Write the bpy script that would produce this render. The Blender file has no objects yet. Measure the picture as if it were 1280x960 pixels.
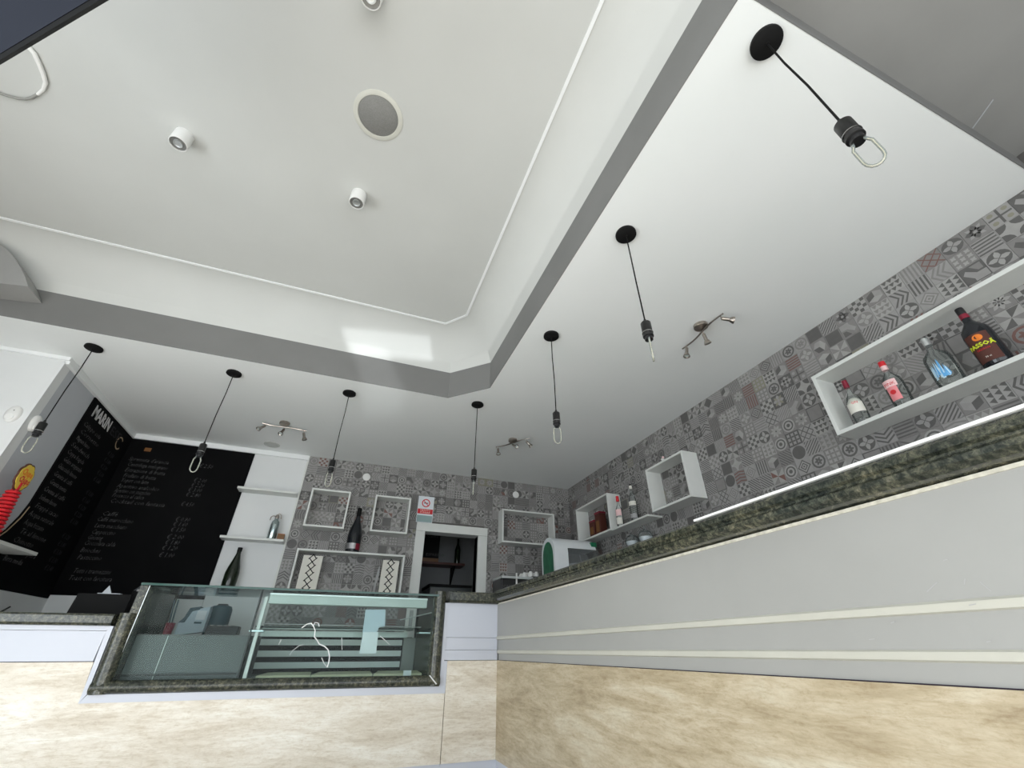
import bpy, bmesh, math, random
import numpy as np
from mathutils import Vector, Matrix, Euler

PI = math.pi
CZ = 0.8                      # height of the lens above the floor; z values below are relative to it
SC = bpy.context.scene
COL = SC.collection

# ------------------------------------------------------------------ camera
F, PITCH, YAW = 524.78, math.radians(32.373), math.radians(20.849)
cd = bpy.data.cameras.new('camera')
cam = bpy.data.objects.new('camera', cd)
COL.objects.link(cam)
cd.sensor_fit = 'HORIZONTAL'
cd.sensor_width = 36
cd.lens = 36 * F / 1280
cd.clip_start = 0.02
cam.location = (0, 0, CZ)
cam.rotation_euler = (PI / 2 + PITCH, 0, -YAW)
SC.camera = cam

# ------------------------------------------------------------------ world, sun, daylight
w = bpy.data.worlds.new('world')
SC.world = w
w.use_nodes = True
w.node_tree.nodes['Background'].inputs[0].default_value = (0.86, 0.94, 1.0, 1)
w.node_tree.nodes['Background'].inputs[1].default_value = 1.0

def lamp(name, kind, loc, target, energy, color=(1, 1, 1), **kw):
    d = bpy.data.lights.new(name, kind)
    o = bpy.data.objects.new(name, d)
    COL.objects.link(o)
    o.location = (loc[0], loc[1], loc[2] + CZ)
    v = Vector(target) - Vector(loc)
    o.rotation_euler = v.to_track_quat('-Z', 'Y').to_euler()
    d.energy = energy
    d.color = color
    for k, val in kw.items():
        setattr(d, k, val)
    return o

# sun on the floor just inside the shop front, behind the camera
lamp('sun', 'SUN', (0.42, -1, 0.51), (0.05, 0.0, 0.0), 20.0, (1.0, 0.98, 0.96), angle=0.02)
# daylight through the wide shop front behind the camera
lamp('daylight', 'AREA', (-0.2, -2.75, 0.5), (-0.2, 3.0, 0.5), 75, (0.93, 0.97, 1.0), shape='RECTANGLE', size=5.2, size_y=2.4)
# unseen fill lamp added at the left to brighten the bar ceiling
lamp('side_fill', 'AREA', (-2.78, 0.6, 0.1), (0.0, 0.9, 0.1), 52, (0.88, 0.95, 1.0), shape='RECTANGLE', size=2.2, size_y=1.7)
def glint(loc, polys, energy):
    """low glint of sunlight thrown up from a bright surface outside; its aperture shapes the patches"""
    tgt = sum((Vector(p) for q in polys for p in q), Vector()) / sum(len(q) for q in polys)
    o = lamp('sun_glint', 'SPOT', loc, tgt, energy, (0.93, 0.97, 1.0), spot_size=math.radians(40), spot_blend=0.0, shadow_soft_size=0.02)
    Rm = o.rotation_euler.to_matrix().transposed()
    d = o.data; d.use_nodes = True; nt = d.node_tree; nt.nodes.clear()
    out = nt.nodes.new('ShaderNodeOutputLight'); em = nt.nodes.new('ShaderNodeEmission')
    nt.links.new(em.outputs[0], out.inputs[0])
    tc = nt.nodes.new('ShaderNodeTexCoord'); sep = nt.nodes.new('ShaderNodeSeparateXYZ')
    nt.links.new(tc.outputs['Normal'], sep.inputs[0])
    def mth(op, a, b=None, c=None):
        n = nt.nodes.new('ShaderNodeMath'); n.operation = op
        for i, v in enumerate((a, b, c)):
            if v is None: continue
            if isinstance(v, (int, float)): n.inputs[i].default_value = v
            else: nt.links.new(v, n.inputs[i])
        return n.outputs[0]
    az = mth('ABSOLUTE', sep.outputs[2])
    u, v = mth('DIVIDE', sep.outputs[0], az), mth('DIVIDE', sep.outputs[1], az)
    tot = None
    for q, amp, soft in GLINTS:
        uv = []
        for p in q:
            l = Rm @ (Vector(p) - Vector(loc)); uv.append((l.x / -l.z, l.y / -l.z))
        ar = sum(uv[i-1][0]*uv[i][1] - uv[i][0]*uv[i-1][1] for i in range(len(uv)))
        if ar < 0: uv = uv[::-1]
        acc = None
        for i in range(len(uv)):
            (x0, y0), (x1, y1) = uv[i-1], uv[i]
            L = math.hypot(x1-x0, y1-y0); a, b = -(y1-y0)/L, (x1-x0)/L; c = -(a*x0 + b*y0)
            e = mth('ADD', mth('ADD', mth('MULTIPLY', u, a), mth('MULTIPLY', v, b)), c)
            mr = nt.nodes.new('ShaderNodeMapRange'); mr.interpolation_type = 'SMOOTHSTEP'
            mr.inputs[1].default_value = -soft; mr.inputs[2].default_value = soft
            nt.links.new(e, mr.inputs[0])
            acc = mr.outputs[0] if acc is None else mth('MULTIPLY', acc, mr.outputs[0])
        acc = mth('MULTIPLY', acc, amp)
        tot = acc if tot is None else mth('ADD', tot, acc)
    nt.links.new(tot, em.inputs['Strength'])
SC.view_settings.view_transform = 'Standard'
SC.view_settings.look = 'None'
SC.view_settings.gamma = 1
SC.view_settings.use_curve_mapping = False
SC.view_settings.exposure = 0.12

# ------------------------------------------------------------------ pixel helpers (1280 x 960 photo pixels -> real points)
_fw = Vector((math.sin(YAW) * math.cos(PITCH), math.cos(YAW) * math.cos(PITCH), math.sin(PITCH)))
_r = Vector((math.cos(YAW), -math.sin(YAW), 0))
_u = _r.cross(_fw)
def at(px, py, axis, val):
    d = _r * ((px - 640) / F) - _u * ((py - 480) / F) + _fw
    return d * (val / d[axis])
def project(p):
    p = Vector(p)
    w_ = p.dot(_fw)
    if w_ < 0.05: return None
    return 640 + F * p.dot(_r) / w_, 480 - F * p.dot(_u) / w_, w_

GLINTS = [([at(*p, 1, 3.25) for p in ((428, 407), (537, 421), (544, 447), (438, 436))], 1.0, 0.003),
          ([at(*p, 1, 3.37) for p in ((438, 430), (482, 436), (512, 500), (462, 500))], 0.7, 0.005),
          ([at(*p, 1, 3.388) for p in ((392, 452), (418, 457), (415, 470), (398, 466))], 0.25, 0.006)]
glint((0.4, -6.0, -0.35), [g_[0] for g_ in GLINTS[:2]], 1500)

# ------------------------------------------------------------------ materials
M = {}
def base_mat(name, col, rough=0.6, metal=0.0, spec=0.5, coat=0.0):
    m = bpy.data.materials.new(name)
    m.use_nodes = True
    b = m.node_tree.nodes['Principled BSDF']
    b.inputs['Base Color'].default_value = (*col, 1)
    b.inputs['Roughness'].default_value = rough
    b.inputs['Metallic'].default_value = metal
    b.inputs['Specular IOR Level'].default_value = spec
    b.inputs['Coat Weight'].default_value = coat
    M[name] = m
    return m, m.node_tree, b
def ramp(nt, stops, interp='LINEAR'):
    r = nt.nodes.new('ShaderNodeValToRGB')
    r.color_ramp.interpolation = interp
    e = r.color_ramp.elements
    e[0].position, e[0].color = stops[0][0], (*stops[0][1], 1)
    e[1].position, e[1].color = stops[-1][0], (*stops[-1][1], 1)
    for p, c in stops[1:-1]:
        k = e.new(p); k.color = (*c, 1)
    return r
def coords(nt, scale=(1, 1, 1), rot=(0, 0, 0)):
    tc = nt.nodes.new('ShaderNodeTexCoord')
    mp = nt.nodes.new('ShaderNodeMapping')
    mp.inputs['Scale'].default_value = scale
    mp.inputs['Rotation'].default_value = rot
    nt.links.new(tc.outputs['Object'], mp.inputs[0])
    return mp
def noise(nt, mp, scale, detail=4, rough=0.5, dist=0):
    n = nt.nodes.new('ShaderNodeTexNoise')
    n.inputs['Scale'].default_value = scale
    n.inputs['Detail'].default_value = detail
    n.inputs['Roughness'].default_value = rough
    n.inputs['Distortion'].default_value = dist
    nt.links.new(mp.outputs[0], n.inputs['Vector'])
    return n
def bump(nt, b, src, strength=0.1, dist=0.002):
    k = nt.nodes.new('ShaderNodeBump')
    k.inputs['Strength'].default_value = strength
    k.inputs['Distance'].default_value = dist
    nt.links.new(src, k.inputs['Height'])
    nt.links.new(k.outputs[0], b.inputs['Normal'])
def mottled(name, c0, c1, scale=3.0, rough=0.6, metal=0, bscale=60, bstr=0.1, spec=0.5, mscale=(1, 1, 1)):
    m, nt, b = base_mat(name, c0, rough, metal, spec)
    mp = coords(nt, mscale)
    n = noise(nt, mp, scale, 5)
    r = ramp(nt, [(0.3, c0), (0.7, c1)])
    nt.links.new(n.outputs[0], r.inputs[0])
    nt.links.new(r.outputs[0], b.inputs['Base Color'])
    n2 = noise(nt, mp, bscale, 3)
    bump(nt, b, n2.outputs[0], bstr)
    return m
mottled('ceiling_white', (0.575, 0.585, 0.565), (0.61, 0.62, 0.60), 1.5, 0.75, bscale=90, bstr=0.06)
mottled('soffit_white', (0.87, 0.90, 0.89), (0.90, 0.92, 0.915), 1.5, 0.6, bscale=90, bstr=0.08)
mottled('grey_paint', (0.175, 0.175, 0.17), (0.20, 0.20, 0.195), 2.0, 0.6, bscale=90, bstr=0.06)
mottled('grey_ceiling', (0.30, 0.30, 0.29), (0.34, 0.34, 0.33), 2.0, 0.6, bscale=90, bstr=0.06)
mottled('grey_wall', (0.50, 0.52, 0.55), (0.54, 0.56, 0.59), 2.0, 0.6, bscale=90, bstr=0.06)
mottled('wall_white', (0.74, 0.76, 0.76), (0.79, 0.80, 0.80), 2.0, 0.6, bscale=90, bstr=0.06)
mottled('cornice_white', (0.88, 0.90, 0.90), (0.90, 0.92, 0.92), 2.0, 0.6)
mottled('shelf_white', (0.72, 0.74, 0.71), (0.77, 0.78, 0.75), 6.0, 0.45, bscale=120, bstr=0.03)
mottled('panel_paint', (0.345, 0.345, 0.33), (0.385, 0.385, 0.37), 1.5, 0.45, bscale=25, bstr=0.12)
mottled('strip_lit_cream', (0.51, 0.505, 0.445), (0.56, 0.555, 0.49), 4.0, 0.45, bscale=25, bstr=0.1)  # light caught by the sloped ledges, put into the colour
mottled('lavender_panel', (0.55, 0.575, 0.645), (0.60, 0.625, 0.695), 1.5, 0.4, bscale=25, bstr=0.06)
mottled('grout_cream', (0.72, 0.70, 0.60), (0.5, 0.48, 0.4), 60.0, 0.8, bscale=200, bstr=0.6)
mottled('grout_dark', (0.10, 0.095, 0.09), (0.14, 0.13, 0.125), 8, 0.9)
mottled('floor_stone', (0.42, 0.40, 0.36), (0.5, 0.48, 0.44), 4.0, 0.4)
mottled('chalkboard', (0.0035, 0.0035, 0.004), (0.006, 0.006, 0.0065), 2.0, 0.7, bscale=150, bstr=0.05, spec=0.06)
base_mat('chalk', (0.115, 0.115, 0.115), 0.9, 0, 0.1)
base_mat('chalk_dim', (0.035, 0.035, 0.038), 0.9, 0, 0.1)
base_mat('chalk_white', (0.60, 0.60, 0.60), 0.9)
base_mat('black_plastic', (0.012, 0.012, 0.013), 0.35)
base_mat('black_matt', (0.008, 0.008, 0.008), 0.7, 0, 0.15)
base_mat('knurled_black', (0.03, 0.03, 0.03), 0.4, 0.7)
base_mat('silver_ring', (0.6, 0.6, 0.6), 0.25, 1.0)
mottled('nickel', (0.36, 0.32, 0.28), (0.46, 0.42, 0.38), 20, 0.28, 1.0, bstr=0.02)
mottled('aluminium', (0.62, 0.64, 0.64), (0.72, 0.74, 0.74), 5, 0.35, 0.8, bstr=0.03)
mottled('rail_pale', (0.50, 0.56, 0.54), (0.57, 0.62, 0.60), 5, 0.3, 0.0, bstr=0.02)
mottled('slat_grey', (0.60, 0.63, 0.62), (0.68, 0.70, 0.69), 6, 0.45)
mottled('case_grey', (0.065, 0.075, 0.075), (0.09, 0.10, 0.10), 3, 0.3, 0.0, bstr=0.02)
mottled('dark_worktop', (0.05, 0.05, 0.05), (0.09, 0.09, 0.09), 40, 0.35)
mottled('lamp_white', (0.80, 0.80, 0.78), (0.84, 0.84, 0.82), 8, 0.4)
mottled('lamp_grey', (0.18, 0.18, 0.17), (0.24, 0.24, 0.23), 30, 0.4, 0.4)
mottled('grille_grey', (0.20, 0.20, 0.19), (0.26, 0.26, 0.25), 200, 0.6)
mottled('off_white', (0.60, 0.60, 0.54), (0.66, 0.66, 0.60), 8, 0.5)
mottled('machine_white', (0.74, 0.78, 0.80), (0.82, 0.85, 0.86), 5, 0.3)
mottled('machine_green', (0.0, 0.10, 0.045), (0.02, 0.20, 0.09), 14, 0.3)
base_mat('smoky', (0.36, 0.36, 0.365), 0.3)
base_mat('red', (0.65, 0.02, 0.03), 0.4)
base_mat('dark_red', (0.22, 0.01, 0.03), 0.35)
base_mat('orange', (0.85, 0.22, 0.02), 0.5)
base_mat('yellow', (0.85, 0.62, 0.08), 0.5)
base_mat('lime', (0.65, 0.75, 0.03), 0.5)
base_mat('pink', (0.85, 0.28, 0.30), 0.4)
base_mat('pink_pale', (0.90, 0.60, 0.60), 0.4)
base_mat('blue_label', (0.12, 0.40, 0.75), 0.3)
base_mat('pale_blue', (0.55, 0.75, 0.88), 0.3)
base_mat('teal_dark', (0.01, 0.06, 0.08), 0.4)
base_mat('navy_screen', (0.014, 0.017, 0.027), 0.5, 0, 0.08)
base_mat('bezel_black', (0.003, 0.003, 0.003), 0.5, 0, 0.1)
base_mat('paper', (0.78, 0.82, 0.86), 0.7)
base_mat('paper_blue', (0.52, 0.62, 0.70), 0.6)
base_mat('sign_teal', (0.30, 0.42, 0.42), 0.6)
base_mat('cream_card', (0.82, 0.80, 0.72), 0.6)
base_mat('cable_white', (0.88, 0.88, 0.86), 0.5)
base_mat('cable_grey', (0.30, 0.30, 0.28), 0.5)
base_mat('brown_box', (0.085, 0.022, 0.014), 0.5)
base_mat('amber', (0.20, 0.085, 0.02), 0.4)
base_mat('tan_wood', (0.36, 0.27, 0.16), 0.5)
base_mat('glass_dark_green', (0.012, 0.02, 0.010), 0.08)
base_mat('glass_dark', (0.010, 0.012, 0.016), 0.1)
base_mat('glass_edge', (0.005, 0.055, 0.042), 0.1)
base_mat('silver_label', (0.45, 0.44, 0.45), 0.3, 0.7)
base_mat('mirror_steel', (0.42, 0.50, 0.50), 0.22, 0.9)
base_mat('stain', (0.42, 0.42, 0.42), 0.6)
base_mat('filament', (0.90, 0.82, 0.62), 0.3)
base_mat('white_bread', (0.62, 0.60, 0.42), 0.6)
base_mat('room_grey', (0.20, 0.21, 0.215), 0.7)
base_mat('joint_dark', (0.03, 0.02, 0.035), 0.8)

def granite():
    m, nt, b = base_mat('granite', (0.1, 0.1, 0.08), 0.22, 0, 0.5)
    mp = coords(nt)
    n = noise(nt, mp, 55, 10, 0.75, 0.4)
    r = ramp(nt, [(0.34, (0.008, 0.011, 0.010)), (0.47, (0.034, 0.040, 0.035)), (0.56, (0.085, 0.09, 0.072)), (0.70, (0.20, 0.195, 0.16))])
    nt.links.new(n.outputs[0], r.inputs[0])
    n2 = noise(nt, mp, 5, 3, 0.5, 1.0)
    r2 = ramp(nt, [(0.38, (0.60, 0.64, 0.62)), (0.64, (1.25, 1.16, 0.98))])
    nt.links.new(n2.outputs[0], r2.inputs[0])
    mx = nt.nodes.new('ShaderNodeMix'); mx.data_type = 'RGBA'; mx.blend_type = 'MULTIPLY'
    mx.inputs[0].default_value = 1
    nt.links.new(r.outputs[0], mx.inputs[6]); nt.links.new(r2.outputs[0], mx.inputs[7])
    nt.links.new(mx.outputs[2], b.inputs['Base Color'])
    bump(nt, b, n.outputs[0], 0.1, 0.001)
granite()
def travertine(name, c, rotx=0.0, dist=0.55, sc=(0.9, 0.9, 4.2)):
    m, nt, b = base_mat(name, c[1], 0.4, 0, 0.4)
    mp = coords(nt, sc, (rotx, 0, 0))
    n = noise(nt, mp, 2.0, 15, 0.70, dist)
    r = ramp(nt, [(0.32, c[0]), (0.46, c[1]), (0.55, c[2]), (0.70, c[3])])
    nt.links.new(n.outputs[0], r.inputs[0])
    mp2 = coords(nt, (3.0, 3.0, 22), (rotx, 0, 0))
    n2 = noise(nt, mp2, 4.0, 10, 0.75, 0.5)
    r2 = ramp(nt, [(0.34, (0.84, 0.80, 0.74)), (0.5, (1, 1, 1)), (0.66, (1.07, 1.07, 1.08))])
    nt.links.new(n2.outputs[0], r2.inputs[0])
    mp3 = coords(nt, (1, 1, 2.2), (rotx, 0, 0))
    n3 = noise(nt, mp3, 38, 6, 0.8, 0.3)
    r3 = ramp(nt, [(0.33, (0.86, 0.83, 0.78)), (0.5, (1, 1, 1))])
    nt.links.new(n3.outputs[0], r3.inputs[0])
    last = r.outputs[0]
    for k in (r2, r3):
        mx = nt.nodes.new('ShaderNodeMix'); mx.data_type = 'RGBA'; mx.blend_type = 'MULTIPLY'
        mx.inputs[0].default_value = 1
        nt.links.new(last, mx.inputs[6]); nt.links.new(k.outputs[0], mx.inputs[7]); last = mx.outputs[2]
    nt.links.new(last, b.inputs['Base Color'])
    bump(nt, b, n2.outputs[0], 0.08, 0.001)
travertine('travertine', [(0.60, 0.53, 0.43), (0.70, 0.64, 0.54), (0.78, 0.73, 0.64), (0.88, 0.86, 0.79)])
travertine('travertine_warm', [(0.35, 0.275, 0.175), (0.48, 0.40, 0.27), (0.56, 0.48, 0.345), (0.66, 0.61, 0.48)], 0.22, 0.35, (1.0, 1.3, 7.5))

def glass(name, tint, refl=1.45, rough=0.0, dirt=0.0):
    m = bpy.data.materials.new(name); m.use_nodes = True
    nt = m.node_tree; nt.nodes.clear()
    out = nt.nodes.new('ShaderNodeOutputMaterial')
    tr = nt.nodes.new('ShaderNodeBsdfTransparent'); tr.inputs[0].default_value = (*tint, 1)
    gl = nt.nodes.new('ShaderNodeBsdfGlossy'); gl.inputs['Roughness'].default_value = rough
    fr = nt.nodes.new('ShaderNodeFresnel'); fr.inputs[0].default_value = refl
    mx = nt.nodes.new('ShaderNodeMixShader')
    nt.links.new(fr.outputs[0], mx.inputs[0]); nt.links.new(tr.outputs[0], mx.inputs[1]); nt.links.new(gl.outputs[0], mx.inputs[2])
    last = mx
    if dirt:
        df = nt.nodes.new('ShaderNodeBsdfDiffuse'); df.inputs[0].default_value = (0.7, 0.78, 0.76, 1)
        m2 = nt.nodes.new('ShaderNodeMixShader'); m2.inputs[0].default_value = dirt
        nt.links.new(mx.outputs[0], m2.inputs[1]); nt.links.new(df.outputs[0], m2.inputs[2]); last = m2
    nt.links.new(last.outputs[0], out.inputs[0])
    M[name] = m
glass('pane', (0.87, 0.92, 0.91), 1.16, 0.0, 0.004)
glass('clear_glass', (0.92, 0.94, 0.93), 1.3, 0.0, 0.04)
base_mat('crack_white', (0.95, 0.95, 0.95), 0.6)
glass('bulb_glass', (0.95, 0.92, 0.86), 1.5, 0.0, 0.25)
glass('smoky_pane', (0.80, 0.80, 0.81), 1.4, 0.05, 0.06)

TILE = dict(light=(0.345, 0.335, 0.325), mid=(0.245, 0.235, 0.228), dark=(0.125, 0.12, 0.116),
            rust=(0.20, 0.105, 0.09), olive=(0.27, 0.26, 0.20), pale=(0.39, 0.38, 0.365))
for k, c in TILE.items():
    c = tuple(v * 0.92 for v in c)
    mottled('tile_' + k, tuple(v * 0.94 for v in c), tuple(v * 1.06 for v in c), 25, 0.5, bscale=150, bstr=0.05)

# ------------------------------------------------------------------ mesh helpers
class B:
    def __init__(s): s.b = bmesh.new()
    def _set(s, faces, mi):
        for f in faces: f.material_index = mi
    def poly(s, pts, mi=0):
        vs = [s.b.verts.new(p) for p in pts]
        f = s.b.faces.new(vs); f.material_index = mi
        return s
    def box(s, x0, x1, y0, y1, z0, z1, mi=0):
        v = [s.b.verts.new(p) for p in ((x0,y0,z0),(x1,y0,z0),(x1,y1,z0),(x0,y1,z0),(x0,y0,z1),(x1,y0,z1),(x1,y1,z1),(x0,y1,z1))]
        for q in ((0,3,2,1),(4,5,6,7),(0,1,5,4),(1,2,6,5),(2,3,7,6),(3,0,4,7)):
            f = s.b.faces.new([v[i] for i in q]); f.material_index = mi
        return s
    def prism(s, pts, vec, mi=0):
        vec = Vector(vec)
        a = [s.b.verts.new(p) for p in pts]
        c = [s.b.verts.new(Vector(p) + vec) for p in pts]
        n = len(pts); fs = [s.b.faces.new(a[::-1]), s.b.faces.new(c)]
        for i in range(n):
            fs.append(s.b.faces.new((a[i], a[(i+1) % n], c[(i+1) % n], c[i])))
        s._set(fs, mi)
        bmesh.ops.recalc_face_normals(s.b, faces=fs)
        return s
    def tube(s, pts, r, n=8, mi=0, cap=True, closed=False):
        pts = [Vector(p) for p in pts]
        if not isinstance(r, (list, tuple)): r = [r] * len(pts)
        rings = []; ref = None
        m = len(pts)
        for i, p in enumerate(pts):
            if closed: t = pts[(i+1) % m] - pts[(i-1) % m]
            else: t = pts[min(i+1, m-1)] - pts[max(i-1, 0)]
            if t.length < 1e-9: t = Vector((0, 0, 1))
            t.normalize()
            if ref is None:
                ref = Vector((1, 0, 0)) if abs(t.x) < 0.9 else Vector((0, 1, 0))
            u = (ref - t * ref.dot(t))
            if u.length < 1e-6: u = t.orthogonal()
            u.normalize(); ref = u
            v = t.cross(u)
            rings.append([s.b.verts.new(p + (u * math.cos(2*PI*k/n) + v * math.sin(2*PI*k/n)) * r[i]) for k in range(n)])
        fs = []
        for i in range(m if closed else m-1):
            a, c = rings[i], rings[(i+1) % m]
            for k in range(n):
                fs.append(s.b.faces.new((a[k], a[(k+1) % n], c[(k+1) % n], c[k])))
        if cap and not closed:
            fs.append(s.b.faces.new(rings[0][::-1])); fs.append(s.b.faces.new(rings[-1]))
        s._set(fs, mi)
        return s
    def lathe(s, prof, n=20, c=(0, 0, 0), axis='z', mi=0, a0=0, a1=2*PI):
        c = Vector(c); full = abs(a1 - a0 - 2*PI) < 1e-6
        k = n if full else n + 1
        rings = []
        for r, h in prof:
            ring = []
            if r < 1e-6 and full:
                p = Vector((0, 0, h)); ring = [p]
            else:
                for i in range(k):
                    t = a0 + (a1 - a0) * i / n
                    ring.append(Vector((r * math.cos(t), r * math.sin(t), h)))
            vs = []
            for p in ring:
                if axis == 'x': p = Vector((p.z, p.x, p.y))
                elif axis == 'y': p = Vector((p.y, p.z, p.x))
                vs.append(s.b.verts.new(c + p))
            rings.append(vs)
        fs = []
        for a, d in zip(rings, rings[1:]):
            m = n
            for i in range(m):
                j = (i + 1) % k
                if len(a) == 1 and len(d) == 1: continue
                if len(a) == 1: fs.append(s.b.faces.new((a[0], d[i], d[j])))
                elif len(d) == 1: fs.append(s.b.faces.new((a[i], a[j], d[0])))
                else: fs.append(s.b.faces.new((a[i], a[j], d[j], d[i])))
        s._set(fs, mi)
        return s
    def xf(s, mat):
        s.b.transform(mat); return s
    def mesh(s, name, mats, smooth=False):
        me = bpy.data.meshes.new(name)
        bmesh.ops.recalc_face_normals(s.b, faces=s.b.faces[:])
        s.b.to_mesh(me); s.b.free()
        for m in (mats if isinstance(mats, (list, tuple)) else [mats]): me.materials.append(M[m])
        if smooth:
            me.shade_smooth()
        return me

def add(name, b, mats, parent=None, loc=(0, 0, 0), rot=(0, 0, 0), smooth=False, bevel=0, auto=True):
    me = b.mesh(name, mats, smooth) if isinstance(b, B) else b
    o = bpy.data.objects.new(name, me)
    COL.objects.link(o)
    o.rotation_euler = rot
    if parent is not None:
        o.parent = parent; o.location = loc
    else:
        o.location = (loc[0], loc[1], loc[2] + CZ)
    if bevel:
        md = o.modifiers.new('bevel', 'BEVEL'); md.width = bevel; md.segments = 2; md.limit_method = 'ANGLE'
    if smooth and auto:
        md = o.modifiers.new('edges', 'EDGE_SPLIT'); md.split_angle = math.radians(40)
    return o
def tag(o, label, cat, group=None, kind=None):
    o['label'] = label; o['category'] = cat
    if group: o['group'] = group
    if kind: o['kind'] = kind
    return o
def thing(name, label, cat, loc=(0, 0, 0), rot=(0, 0, 0), group=None):
    o = bpy.data.objects.new(name, None); COL.objects.link(o)
    o.empty_display_size = 0.05
    o.location = (loc[0], loc[1], loc[2] + CZ); o.rotation_euler = rot
    return tag(o, label, cat, group)
def struct(name, b, mats, parent=None, **k):
    o = add(name, b, mats, parent, **k)
    if parent is None: o['kind'] = 'structure'
    return o
def copy_tree(src, loc, label, rot=None, parent=None):
    c = src.copy(); COL.objects.link(c)
    if parent is None:
        c.location = (loc[0], loc[1], loc[2] + CZ); c['label'] = label
        if rot: c.rotation_euler = rot
    else: c.parent = parent
    for ch in list(src.children): copy_tree(ch, None, None, None, c)
    return c

RB, RL, RR = (PI/2, 0, 0), (PI/2, 0, PI/2), (PI/2, 0, -PI/2)   # lying on back, left, right wall
FONTCACHE = {}
def text(name, s, size, mat, parent, loc, rot=(0, 0, 0), shear=0.0, width=None, align='LEFT', depth=0.0006, bend=None, offset=0.0):
    cu = bpy.data.curves.new(name, 'FONT')
    cu.body = s; cu.size = size; cu.shear = shear; cu.align_x = align; cu.extrude = depth; cu.resolution_u = 1; cu.offset = offset
    t = bpy.data.objects.new(name, cu); COL.objects.link(t)
    dg = bpy.context.evaluated_depsgraph_get(); dg.update()
    me = bpy.data.meshes.new_from_object(t.evaluated_get(dg))
    bpy.data.objects.remove(t); bpy.data.curves.remove(cu)
    me.name = name
    n = len(me.vertices); co = np.empty(n * 3); me.vertices.foreach_get('co', co); co = co.reshape(-1, 3)
    if width and n:
        wdt = co[:, 0].max() - co[:, 0].min()
        co[:, 0] *= width / max(wdt, 1e-6)
    if bend and n:
        a = co[:, 0] / bend; rr = bend + co[:, 2]
        x = rr * np.sin(a); z = rr * np.cos(a)
        co = np.stack([x, co[:, 1], z], 1)
    me.vertices.foreach_set('co', co.reshape(-1)); me.update()
    me.materials.clear(); me.materials.append(M[mat])
    o = bpy.data.objects.new(name, me); COL.objects.link(o)
    o.parent = parent; o.location = loc; o.rotation_euler = rot
    return o

# ================================================================== SETTING
XW, YB, XL, H = 2.926, 5.38, -2.38, 2.0        # right wall, back wall, left wall, bar ceiling
FL = -CZ
XP, YF, YP = -2.82, -2.9, 3.86                 # far left wall, shop front, pillar face

struct('floor', B().box(-3.2, 3.2, YF - 0.2, 5.6, FL - 0.1, FL), 'floor_stone')
# back wall with doorway opening
dx0, dx1, dz = 0.90, 1.58, 1.235
wb = B().box(-3.0, dx0, YB, YB + 0.15, FL, 2.3).box(dx1, 3.1, YB, YB + 0.15, FL, 2.3).box(dx0, dx1, YB, YB + 0.15, dz, 2.3)
wall_back = struct('wall_back', wb, 'wall_white')
wall_right = struct('wall_right', B().box(XW, XW + 0.15, YF, YB, FL, 2.4), 'grout_dark')
wl = B().box(XL - 0.15, XL, YP + 0.1, YB, FL, 2.3)
wall_left = struct('wall_left', wl, 'grey_wall')
struct('wall_left_front', B().box(XP - 0.15, XP, YF, -0.6, FL, 2.75).box(XP - 0.15, XP, 1.8, YP, FL, 2.75).box(XP - 0.15, XP, -0.6, 1.8, 1.0, 2.75), 'grey_wall')  # gap added here for the side fill lamp
struct('trim_1', B().box(XP - 0.1, XL - 0.0005, YP, YP + 0.1, FL, 2.0).box(XL - 0.0005, XL + 0.004, YP, YP + 0.012, FL, 2.0), 'wall_white')   # pillar face
# shop front round the opening (behind the camera)
wf = B().box(-3.0, 3.1, YF - 0.15, YF, 1.9, 2.8).box(-3.0, -2.6, YF - 0.15, YF, FL, 1.9).box(2.8, 3.1, YF - 0.15, YF, FL, 1.9)
struct('wall_front', wf, 'wall_white')
# main ceiling, cove, band
ZC, ZB = 2.6, 2.28
OUT = [(-2.9, 3.388), (0.646, 3.388), (0.958, 3.08), (0.958, YF)]
INN = [(-2.9, 3.06), (0.495, 3.06), (0.65, 2.873), (0.65, YF)]
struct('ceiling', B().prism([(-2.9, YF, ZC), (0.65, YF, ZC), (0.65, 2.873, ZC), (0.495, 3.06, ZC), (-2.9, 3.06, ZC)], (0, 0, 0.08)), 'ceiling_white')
cv = B()
NS = 14
for a in range(3):
    for i in range(NS):
        q = []
        for (k, t) in ((a, i), (a+1, i), (a+1, i+1), (a, i+1)):
            th = (0.28 + 0.72 * t / NS) * PI / 2; s0, c0_ = math.sin(0.28 * PI / 2), math.cos(0.28 * PI / 2)
            o_, n_ = OUT[k], INN[k]; f_ = (c0_ - math.cos(th)) / c0_
            q.append((o_[0] + (n_[0] - o_[0]) * f_, o_[1] + (n_[1] - o_[1]) * f_, ZB + (ZC - ZB) * (math.sin(th) - s0) / (1 - s0)))
        cv.poly(q)
bmesh.ops.remove_doubles(cv.b, verts=cv.b.verts[:], dist=1e-5)
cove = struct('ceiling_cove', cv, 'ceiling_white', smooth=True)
cove['kind'] = 'structure'; cove.name = 'trim_2'
# thin bead where cove meets ceiling
bd = B()
for a in range(3):
    p, q = Vector((*INN[a], ZC)), Vector((*INN[a+1], ZC)); d = (q - p).normalized(); n = Vector((-d.y, d.x, 0)) * 0.009
    bd.prism([p + n, q + n, q - n, p - n], (0, 0, -0.007))
struct('trim_3', bd, 'cornice_white')
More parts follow.
